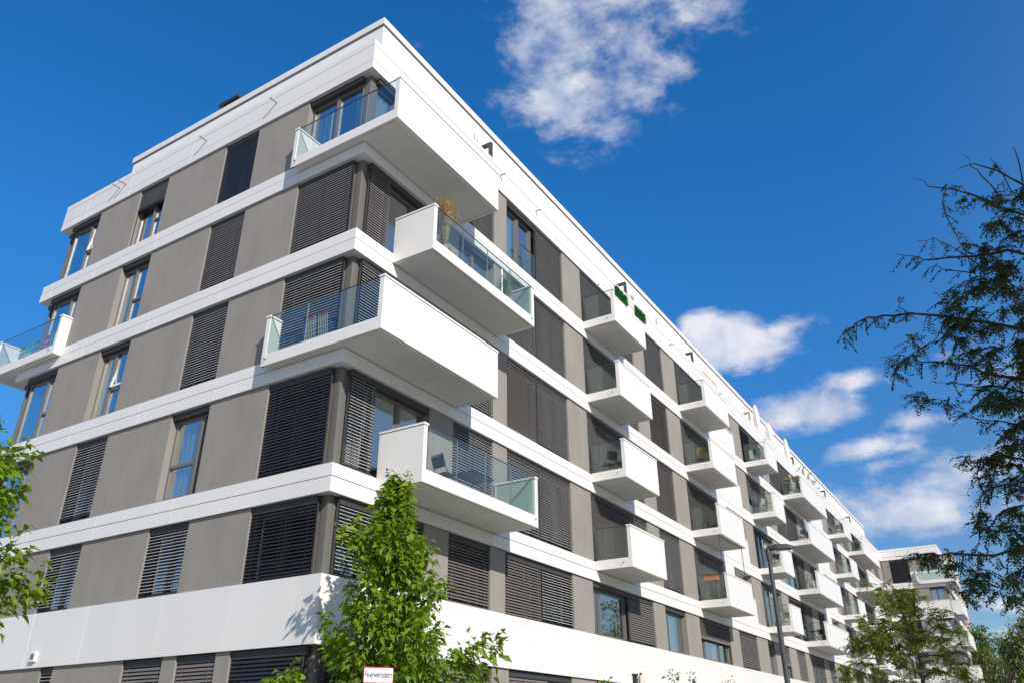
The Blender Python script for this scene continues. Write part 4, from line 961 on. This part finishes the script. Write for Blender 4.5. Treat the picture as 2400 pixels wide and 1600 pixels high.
for x, y, H, rr, lb, tl in [(21.6, .35, 1.45, .26, 'short pale rolled parasol on the roof terrace above the green mats', (.02, 0)), (38.1, .3, 2.45, .21, 'tall pale rolled parasol beside the wooden terrace screen', (.03, 0)),
                            (41.2, .35, 2.15, .30, 'thickest rolled parasol, greyish, second past the wooden terrace screen', (.03, 0)), (45.8, .35, 2.45, .20, 'slim white rolled parasol furthest along the roof terrace', (.03, 0))]:
    closed_parasol(x, y, 19.02, H, rr, 'cloth_pale', lb, 'rolled parasols on the roof terrace', tilt=tl)
q = MB(TR)
for z in (19.45, 19.62, 19.79, 19.96): q.box(28.1, 30.5, -.42, -.38, z, z + .12)
for u in (28.2, 29.3, 30.4): q.box(u - .04, u + .04, -.46, -.42, 19.02, 20.1)
tag(q.build('wooden_rail', 'wood'), 'brown wooden slat rail on the roof terrace edge', 'rail')

def tuft(name, x, y, z, H, r, m, n, label, seed, pot='pot_pale', potr=.16, poth=.25, leaf=None, cat='plant', droop=.35, heads=None):
    rg = random.Random(seed); o = empty(name, (x, y, z), label, cat)
    if pot: q = MB(lambda a, b, c: (x + a, y + b, z + c)); q.lathe(0, 0, [(0, 0), (potr * .75, 0), (potr, poth), (potr * 1.06, poth), (potr * 1.06, poth + .02), (potr * .9, poth + .02), (potr * .85, poth - .03), (0, poth - .03)], 16); q.build('pot', pot, o)
    P, A = [], []
    if leaf is None:
        q = MB(lambda a, b, c: (x + a, y + b, z + c))
        for i in range(n):
            a = rg.uniform(0, 6.28); l = H * rg.uniform(.6, 1); rr = r * rg.random() ** .6; b0 = (rg.gauss(0, .04), rg.gauss(0, .04), poth)
            pts = [b0, (b0[0] + math.cos(a) * rr * .35, b0[1] + math.sin(a) * rr * .35, poth + l * .6), (b0[0] + math.cos(a) * rr, b0[1] + math.sin(a) * rr, poth + l * (1 - droop * rr / r * .5))]
            q.tube(pts, .008, 3, r1=.003, cap=False)
            if heads and rg.random() < .6:
                for j in range(10): P.append(tuple(Vector(pts[2]) + Vector((x + rg.gauss(0, .012), y + rg.gauss(0, .012), z - .14 * j / 10)))); A.append((rg.gauss(0, 1), rg.gauss(0, 1), .8))
        q.build('foliage', m, o, recalc=False)
        if P: leaves('flower_head', P, A, .07, .022, heads, o, seed=seed)
    else:
        for i in range(n):
            d = Vector((rg.gauss(0, 1), rg.gauss(0, 1), abs(rg.gauss(0, 1)))).normalized() * rg.random() ** .5; P.append((x + d.x * r, y + d.y * r, z + poth + d.z * H)); A.append((d.x, d.y, d.z * .4 - .1))
        leaves('foliage', P, A, leaf, leaf * .5, m, o, seed=seed)
        if heads:
            P = []; A = []
            for i in range(26): d = Vector((rg.gauss(0, 1), rg.gauss(0, 1), abs(rg.gauss(.6, 1)))).normalized(); P.append((x + d.x * r, y + d.y * r, z + poth + d.z * H)); A.append(tuple(d))
            leaves('blossom', P, A, .06, .06, heads, o, seed=seed)
    return o
def bz(key): return BALS[key][2]
z = bz('B4')
tuft('ornamental_grass', 2.2, -1.02, z, 1.75, .36, 'grass_tan', 190, 'tall tan ornamental grass behind the balcony glass on the fourth floor', 61, 'pot_pale', .17, .3, heads='grass_tan')
tuft('potted_shrub', 2.15, -1.0, z, .45, .22, 'leaf_far', 260, 'low green plant at the foot of the tall tan grass', 62, 'pot_pale', .14, .18, leaf=.07)
tuft('ornamental_grass', 5.35, -1.0, z, 1.15, .42, 'grass_green', 190, 'loose green grass near the far end of the fourth floor glass balcony', 63, 'pot_pale', .17, .28, droop=.9)
o = empty('parasol_stand', (5.1, -1.0, z), 'thin grey pole standing beside the loose green grass on the balcony', 'pole'); q = MB(); q.tube([(5.1, -1.0, z), (5.1, -1.0, z + 1.2)], .02, 8); q.build('pole', 'steel', o); q = MB(); q.lathe(5.1, -1.0, [(.2, z), (.2, z + .05), (.03, z + .08)], 14); q.build('foot', 'dark_metal', o)

def folding_chair(x, y, z, rz, m, fm, label, group=None, name='folding_chair'):
    o = empty(name, (x, y, z), label, 'chair', group); c, s_ = math.cos(rz), math.sin(rz); T = lambda a, b, h: (x + a * c - b * s_, y + a * s_ + b * c, z + h)
    q = MB(T)
    for i in range(5): q.box(-.2, .2, -.19 + .08 * i, -.13 + .08 * i, .44, .455)
    q.build('seat', m, o)
    q = MB(T); q.poly([(-.2, .20, .58), (.2, .20, .58), (.2, .29, .86), (-.2, .29, .86), (-.2, .215, .575), (.2, .215, .575), (.2, .305, .855), (-.2, .305, .855)], [(0, 3, 2, 1), (4, 5, 6, 7), (0, 1, 5, 4), (1, 2, 6, 5), (2, 3, 7, 6), (3, 0, 4, 7)]); q.build('backrest', m, o)
    for sg in (-1, 1):
        q = MB(T); q.tube([(sg * .21, -.24, 0), (sg * .21, .19, .56), (sg * .21, .30, .88)], .011, 6); q.build('leg', fm, o)
        q = MB(T); q.tube([(sg * .19, .24, 0), (sg * .19, -.17, .45)], .011, 6); q.build('leg', fm, o)
    q = MB(T); q.tube([(-.21, .30, .88), (.21, .30, .88)], .011, 6); q.build('top_rail', fm, o); return o
def folding_table(x, y, z, rz, w_, m, fm, label, h=.72):
    o = empty('folding_table', (x, y, z), label, 'table'); c, s_ = math.cos(rz), math.sin(rz); T = lambda a, b, hh: (x + a * c - b * s_, y + a * s_ + b * c, z + hh)
    q = MB(T); q.box(-w_ / 2, w_ / 2, -.3, .3, h - .025, h); q.build('tabletop', m, o, bevel=.006)
    for sg in (-1, 1):
        for b in (-.25, .25): q = MB(T); q.tube([(sg * w_ * .42, b, 0), (-sg * w_ * .42, b, h - .03)], .012, 6); q.build('leg', fm, o)
    return o
z = bz('B2')
folding_chair(3.05, -.72, z, 1.35, 'cloth_black', 'dark_metal', 'black folding chair behind the second floor balcony glass beside its table')
folding_table(4.25, -.70, z, 0, 1.0, 'dark_metal', 'dark_metal', 'dark folding table behind the second floor balcony glass')
# clothes rack leaning on the glass of B3
z = bz('B3'); o = empty('clothes_rack', (-.1, .9, z), 'folded clothes rack with blue frame and red tips leaning behind glass', 'clothes rack')
q = MB(); y0, y1, zt, zb_ = .42, 1.28, z + .84, z + .04
q.tube([(-.05, y0, zb_), (-.13, y0, zt)], .014, 8); q.tube([(-.05, y1, zb_), (-.13, y1, zt)], .014, 8); q.tube([(-.13, y0, zt), (-.13, y1, zt)], .014, 8); q.tube([(-.05, y0, zb_), (-.05, y1, zb_)], .014, 8); q.build('frame', 'blue_plastic', o, smooth=True)
q = MB()
for i in range(13):
    yy = y0 + .10 + (y1 - y0 - .2) * i / 12
    if i != 6: q.tube([(-.065, yy, zb_ + .06), (-.14, yy, zt - .05)], .006, 5)
for i in range(7): q.tube([(-.07 - .01 * i, y0 + .05, zb_ + .1 + .1 * i), (-.07 - .01 * i, y1 - .05, zb_ + .1 + .1 * i)], .005, 5)
q.build('wire', 'white_plastic', o)
for i in range(13):
    if i in (5, 6, 7): continue
    yy = y0 + .10 + (y1 - y0 - .2) * i / 12; q = MB(); q.box(-.155, -.13, yy - .02, yy + .02, zt - .085, zt - .03); q.build('tip', 'red_plastic', o)
# small plastic chairs on the end balcony
zf = 12.873
for y, m, lb in [(14.62, 'grey_plastic', 'dark grey child chair back, last of the row behind the end balcony glass'), (14.22, 'teal_plastic', 'pale teal child chair back behind the end balcony glass'),
                 (13.72, 'grey_plastic', 'grey green child chair back between the teal and pink ones'), (13.22, 'pink_plastic', 'pink child chair back behind the end balcony glass'), (12.95, 'teal_plastic', 'teal child chair mostly hidden by the pink one')]:
    o = empty('child_chair', (-.05, y, zf), lb, 'chair', 'small plastic chairs in a row behind the end balcony glass'); q = MB(lambda a, b, c, y=y: (a - .02, y + b, zf + c)); s_ = .17
    x0 = -.15
    for b0, b1 in ((-s_, -s_ + .055), (s_ - .055, s_), (-.025, .025)): q.box(x0, x0 + .03, b0, b1, .16, .56)
    q.box(x0, x0 + .03, -s_ + .01, s_ - .01, .53, .64); q.box(x0, x0 + .03, -s_, s_, .34, .39); q.box(x0, x0 + .03, -s_, s_, .10, .17); q.box(x0 + .0, x0 + .03, -s_ + .05, s_ - .05, .63, .67)
    q.build('backrest', m, o, bevel=.018)
    q = MB(lambda a, b, c, y=y: (a - .02, y + b, zf + c)); q.box(x0 + .02, .12, -s_, s_, .24, .27); q.build('seat', m, o, bevel=.01)
    for a, b in ((x0 + .03, -.14), (x0 + .03, .14), (.1, -.14), (.1, .14)): q = MB(lambda aa, bb, c, y=y: (aa - .02, y + bb, zf + c)); q.tube([(a, b, 0), (a, b, .25)], .02, 7, r1=.024); q.build('leg', m, o)
# hedge mats hung on C5
for x0, x1, lb in [(12.60, 13.72, 'green artificial hedge mat hung beside the balcony corner post'), (14.45, 15.5, 'green artificial hedge mat hung at the far end of the white balcony front')]:
    o = empty('hedge_mat', ((x0 + x1) / 2, -1.32, 16.8), lb, 'hedge mat', 'green mats hung on the white balcony'); q = MB(); q.box(x0, x1, -1.325, -1.308, 16.82, 17.22); q.build('backing', 'leaf_mat', o)
    rg = random.Random(int(x0)); P = [(rg.uniform(x0, x1), -1.33 - rg.random() * .03, rg.uniform(16.80, 17.24)) for _ in range(900)]; A = [(rg.gauss(0, 1), -.8, rg.gauss(0, 1)) for _ in P]; leaves('foliage', P, A, .055, .03, 'leaf_mat', o, seed=3)
# things on the small balconies
def flower_box(x, y, z, lx, ly, m, fl, label, seed, fh=.2, group=None, green='leaf_far'):
    o = empty('flower_box', (x, y, z), label, 'flower box', group); q = MB(); q.box(x - lx / 2, x + lx / 2, y - ly / 2, y + ly / 2, z, z + .18); q.box(x - lx / 2 - .01, x + lx / 2 + .01, y - ly / 2 - .01, y + ly / 2 + .01, z + .16, z + .19); q.build('box', m, o, bevel=.008)
    rg = random.Random(seed); P = [(x + rg.uniform(-.55, .55) * lx, y + rg.uniform(-.55, .55) * ly, z + .18 + fh * rg.random()) for _ in range(170)]; A = [(rg.gauss(0, 1), rg.gauss(0, 1), rg.gauss(.2, .7)) for _ in P]
    leaves('foliage', P, A, .07, .035, green, o, seed=seed)
    if fl: P = [(x + rg.uniform(-.6, .6) * lx, y + rg.uniform(-.6, .6) * ly, z + .24 + fh * rg.random()) for _ in range(90)]; A = [(rg.gauss(0, 1), rg.gauss(0, 1), rg.gauss(.4, .7)) for _ in P]; leaves('blossom', P, A, .06, .05, fl, o, seed=seed + 1)
    return o
folding_chair(12.95, -.45, bz('C3'), 2.6, 'cloth_black', 'dark_metal', 'dark folding chair on the third floor balcony of the first column')
folding_table(13.9, -.75, bz('C3'), 0, .8, 'dark_metal', 'dark_metal', 'small dark table on the third floor balcony of the first column')
tuft('potted_shrub', 14.6, -.6, bz('C5'), .7, .25, 'grass_tan', 120, 'dry brown plant behind the glass above the green mats', 71, 'terracotta', .14, .25, leaf=.07)
# woven round chair and plant, D4
def round_chair(x, y, z, r, m, label):
    o = empty('wire_chair', (x, y, z), label, 'chair'); q = MB(lambda a, b, c: (x + a, y + b, z + c)); ring = [(math.cos(t) * r, .18 * math.sin(t) * r, .75 + math.sin(t) * r) for t in [2 * math.pi * i / 24 for i in range(25)]]
    q.tube(ring, .012, 6, cap=False); q.build('rim', m, o); q = MB(lambda a, b, c: (x + a, y + b, z + c))
    for i in range(14): t = math.pi * (i + .5) / 14 + math.pi * 0; q.tube([(math.cos(t) * r, .18 * math.sin(t) * r, .75 + math.sin(t) * r), (math.cos(t) * r * .3, .22, .62), (0, .05, .42)], .005, 4, cap=False); q.tube([(math.cos(-t) * r, .18 * math.sin(-t) * r, .75 + math.sin(-t) * r), (math.cos(-t) * r * .3, .1, .46)], .005, 4, cap=False)
    q.build('wire', m, o)
    for a, b in ((-.2, -.2), (.2, -.2), (-.2, .22), (.2, .22)): q = MB(lambda aa, bb, c: (x + aa, y + bb, z + c)); q.tube([(a, b, 0), (a * .4, b * .3, .44)], .009, 5); q.build('leg', m, o)
round_chair(41.75, -.6, bz('F3'), .45, 'dark_metal', 'round black wire chair behind the third floor glass past the lamp')
folding_chair(22.95, -.55, bz('D4'), 2.2, 'wood', 'wood', 'wooden folding chair with cream blanket edge on a fourth floor balcony')
tuft('potted_shrub', 23.5, -.6, bz('D4'), .5, .28, 'leaf_bright', 260, 'bushy green potted plant beside the wooden balcony chair', 72, 'pot_grey', .17, .28, leaf=.09)
tuft('potted_shrub', 22.85, -.45, bz('D3'), .5, .16, 'leaf_bright', 120, 'thin green plant in a black pot on the third floor balcony', 73, 'pot_grey', .18, .42, leaf=.08)
tuft('potted_shrub', 23.4, -.7, bz('D3'), .35, .14, 'leaf_bright', 80, 'sparse green plant in the second black pot beside a wooden stool', 74, 'pot_grey', .18, .42, leaf=.08)
folding_table(24.2, -.8, bz('D3'), 0, .45, 'wood', 'dark_metal', 'small wooden stool table beside the black pots', h=.5)
flower_box(22.36, -.60, bz('D2') + .86, .20, .62, 'terracotta', None, 'orange flower box hung on the glass rim of the netted balcony', 75, .08, green='leaf_far')
flower_box(23.0, -.75, bz('D2'), .35, .9, 'pot_grey', 'flower_yellow', 'large grey planter with trailing green behind the netted balcony glass', 76, .35)
o = empty('balcony_net_frame', (22.5, -1.1, bz('D2')), 'thin dark poles carrying a net between the second and third floor balconies', 'net frame')
zt_ = bz('D3') - .21
for x, y in ((22.55, -1.1), (25.75, -1.1)): q = MB(); q.tube([(x, y, bz('D2')), (x, y, zt_)], .016, 6); q.build('pole', 'dark_metal', o)
q = MB(); q.tube([(22.55, -1.1, zt_ - .02), (25.75, -1.1, zt_ - .02)], .016, 6); q.build('top_wire', 'dark_metal', o)
folding_chair(33.05, -.5, bz('E4'), 2.5, 'white_plastic', 'white_plastic', 'white folding chair behind the fourth floor glass beside the loggia')
# clothes on an airer, E5
o = empty('clothes_airer', (33.2, -.6, bz('E5')), 'clothes airer hung with towels on a top floor balcony', 'clothes airer'); z = bz('E5'); q = MB()
for y in (-.95, -.25):
    q.tube([(32.95, y, z), (33.35, y, z + .85)], .01, 5); q.tube([(33.35, y, z), (32.95, y, z + .85)], .01, 5)
for i in range(5): q.tube([(32.95 + .1 * i, -.95, z + .85), (32.95 + .1 * i, -.25, z + .85)], .006, 5)
q.build('frame', 'white_plastic', o)
for i, (m, h) in enumerate((('cloth_blue', .5), ('cloth_black', .42), ('white_plastic', .55))):
    q = MB(); y = -.9 + .23 * i; q.box(32.94, 32.96, y, y + .19, z + .85 - h, z + .86); q.build('towel', m, o)
tuft('potted_shrub', 33.7, -.75, z, .35, .2, 'leaf_bright', 150, 'green potted plant beside the clothes airer', 77, 'pot_pale', .14, .25, leaf=.08)
folding_chair(33.4, -.6, bz('E3'), 2.4, 'dark_metal', 'dark_metal', 'black slatted chair on a third floor balcony behind the lamp')
tuft('potted_shrub', 33.0, -.45, bz('E2'), .95, .3, 'leaf_feather', 160, 'tall airy plant with yellow flowers on a second floor balcony', 78, 'terracotta', .17, .3, leaf=.08, heads='flower_yellow')
folding_chair(33.9, -.6, bz('E2'), 2.4, 'wood', 'dark_metal', 'brown slatted chair beside the tall plant with yellow flowers')
gp = 'hanging flower pots on the top floor balcony'
flower_box(40.74, -.42, bz('F5') + .74, .2, .42, 'pot_grey', 'flower_yellow', 'grey hanging pot with pale yellow flowers on the glass rim', 79, .12, gp)
flower_box(40.74, -1.0, bz('F5') + .86, .2, .42, 'pot_grey', 'flower_pink', 'grey hanging pot with pink flowers on the glass rim', 80, .12, gp)
tuft('potted_shrub', 41.05, -.45, bz('F5'), .55, .2, 'leaf_bright', 220, 'leafy green plant in a pale pot under the yellow hanging flowers', 81, 'pot_pale', .16, .28, leaf=.09)
tuft('potted_shrub', 41.15, -.95, bz('F5'), .42, .26, 'leaf_far', 220, 'broad plant with white blossoms under the pink hanging flowers', 82, 'pot_pale', .18, .28, leaf=.08, heads='curtain_white')
closed_parasol(42.4, -.75, bz('F4'), 1.75, .14, 'cloth_blue', 'closed blue and white parasol on a fourth floor balcony')
folding_chair(41.6, -.5, bz('F4'), 2.6, 'grey_plastic', 'dark_metal', 'grey folding chair beside the closed blue parasol')
folding_table(41.5, -.55, bz('F2'), 1.57, .8, 'dark_metal', 'dark_metal', 'thin black table on the second floor balcony past the lamp')
folding_chair(42.3, -.75, bz('F2'), 1.0, 'cloth_black', 'dark_metal', 'low dark lounge chair beside the thin black table')
folding_chair(54.7, -.6, bz('G5'), 2.4, 'dark_metal', 'dark_metal', 'dark chair on a small top floor balcony near the far end')
def shell_chair(x, y, z, m, label):
    o = empty('shell_chair', (x, y, z), label, 'chair'); q = MB(lambda a, b, c: (x + a, y + b, z + c)); V = []
    for i in range(7):
        t = i / 6; hgt = .82 - .38 * t if t < .6 else .45 - .02 * (t - .6); bb = -.25 + (.1 * t if t < .6 else .06 + (t - .6) * 1.1); wd = .20 + .05 * math.sin(t * 3.1)
        for j in range(5): s_ = (j - 2) / 2; V.append((bb + .08 * s_ * s_, s_ * wd, hgt + .06 * s_ * s_))
    q.poly(V, [(i * 5 + j, i * 5 + j + 1, i * 5 + j + 6, i * 5 + j + 5) for i in range(6) for j in range(4)]); s = q.build('seat', m, o, smooth=True); so = s.modifiers.new('t', 'SOLIDIFY'); so.thickness = .015
    for a, b in ((-.2, -.18), (-.2, .18), (.2, -.18), (.2, .18)): q = MB(lambda aa, bb, c: (x + aa, y + bb, z + c)); q.tube([(a, b, 0), (a * .5, b * .6, .43)], .012, 5); q.build('leg', 'wood', o)
shell_chair(61.95, -.75, bz('H5'), 'petrol_plastic', 'petrol blue shell chair on the last large top floor balcony')
folding_chair(62.2, -.7, bz('H4'), 2.4, 'teal_plastic', 'teal_plastic', 'green slatted chair on the last large fourth floor balcony')
folding_chair(62.0, -.7, bz('H3'), 2.4, 'wood', 'wood', 'orange wooden chair on the last large third floor balcony')
tuft('potted_flower', 28.2, .06, 17.11, .2, .12, 'leaf_far', 60, 'small terracotta pot with red flowers on the white loggia wall', 83, 'terracotta', .08, .14, leaf=.05, heads='flower_red')
tuft('terrace_grass', 5.6, .45, 19.02, 1.1, .2, 'grass_green', 40, 'sparse grass blades showing over the parapet above the corner balcony', 84, 'pot_grey', .15, .3)
tuft('terrace_grass', 18.5, .4, 19.02, 1.15, .3, 'grass_green', 50, 'wispy dry grass beyond the terrace screen above the green mats', 85, 'pot_grey', .15, .3)
rg = random.Random(88); o = empty('terrace_vine', (50, .3, 19.02), 'leafy vine spilling over the far roof terrace edge', 'plant'); P = []; A = []; st = MB()
for i in range(26):
    x = rg.uniform(47.5, 54.5); H = rg.uniform(.3, .9) * (1 - abs(x - 51) / 6); br = curve_pts((x, .25, 19.2), (rg.gauss(0, .5), -.25, 1.2), H + .4, 5, up=-.2, wob=.2, rg=rg); st.tube([tuple(q) for q in br], .008, 4, cap=False)
    for j in range(24): t = rg.random() * 5; k = min(4, int(t)); c = br[k].lerp(br[k + 1], t - k); P.append(tuple(c)); A.append((rg.gauss(0, 1), rg.gauss(0, 1), rg.gauss(0, 1)))
st.build('stem', 'bark', o, recalc=False); leaves('foliage', P, A, .12, .08, 'leaf_far', o, seed=8)

# ------------------------------------------------------------------ far buildings
def far_house(name, x0, x1, y0, y1, z1, m, label, rows, cols, side='x'):
    o = empty(name, ((x0 + x1) / 2, (y0 + y1) / 2, 0), label, 'building'); q = MB(); q.box(x0, x1, y0, y1, 0, z1); wl = q.build('wall', m, o); q = MB(); q.box(x0 - .15, x1 + .15, y0 - .15, y1 + .15, z1, z1 + .25); q.build('roof_edge', 'kerb', o)
    for r_ in range(rows):
        for c_ in range(cols):
            z = 2.0 + r_ * 3.0; q = MB()
            if side == 'x': y = y0 + (c_ + .5) * (y1 - y0) / cols; q.box(x0 - .03, x0 - .002, y - .6, y + .6, z, z + 1.4); f = q.build('window', 'dark_cassette', wl)
            else: x = x0 + (c_ + .5) * (x1 - x0) / cols; q.box(x - .6, x + .6, y0 - .03, y0 - .002, z, z + 1.4); f = q.build('window', 'dark_cassette', wl)
    return o
far_house('beige_house', 116, 124, -4.4, 5.0, 25.0, 'beige_render', 'tall beige rendered house showing as a strip past the far wing', 7, 2, 'y')
pz = at(2350, 1555, 150); far_house('pale_house', pz[0], pz[0] + 20, pz[1] - 9, pz[1] + 1.5, pz[2], 'pale_render', 'pale low house between the two far trees', 3, 4)
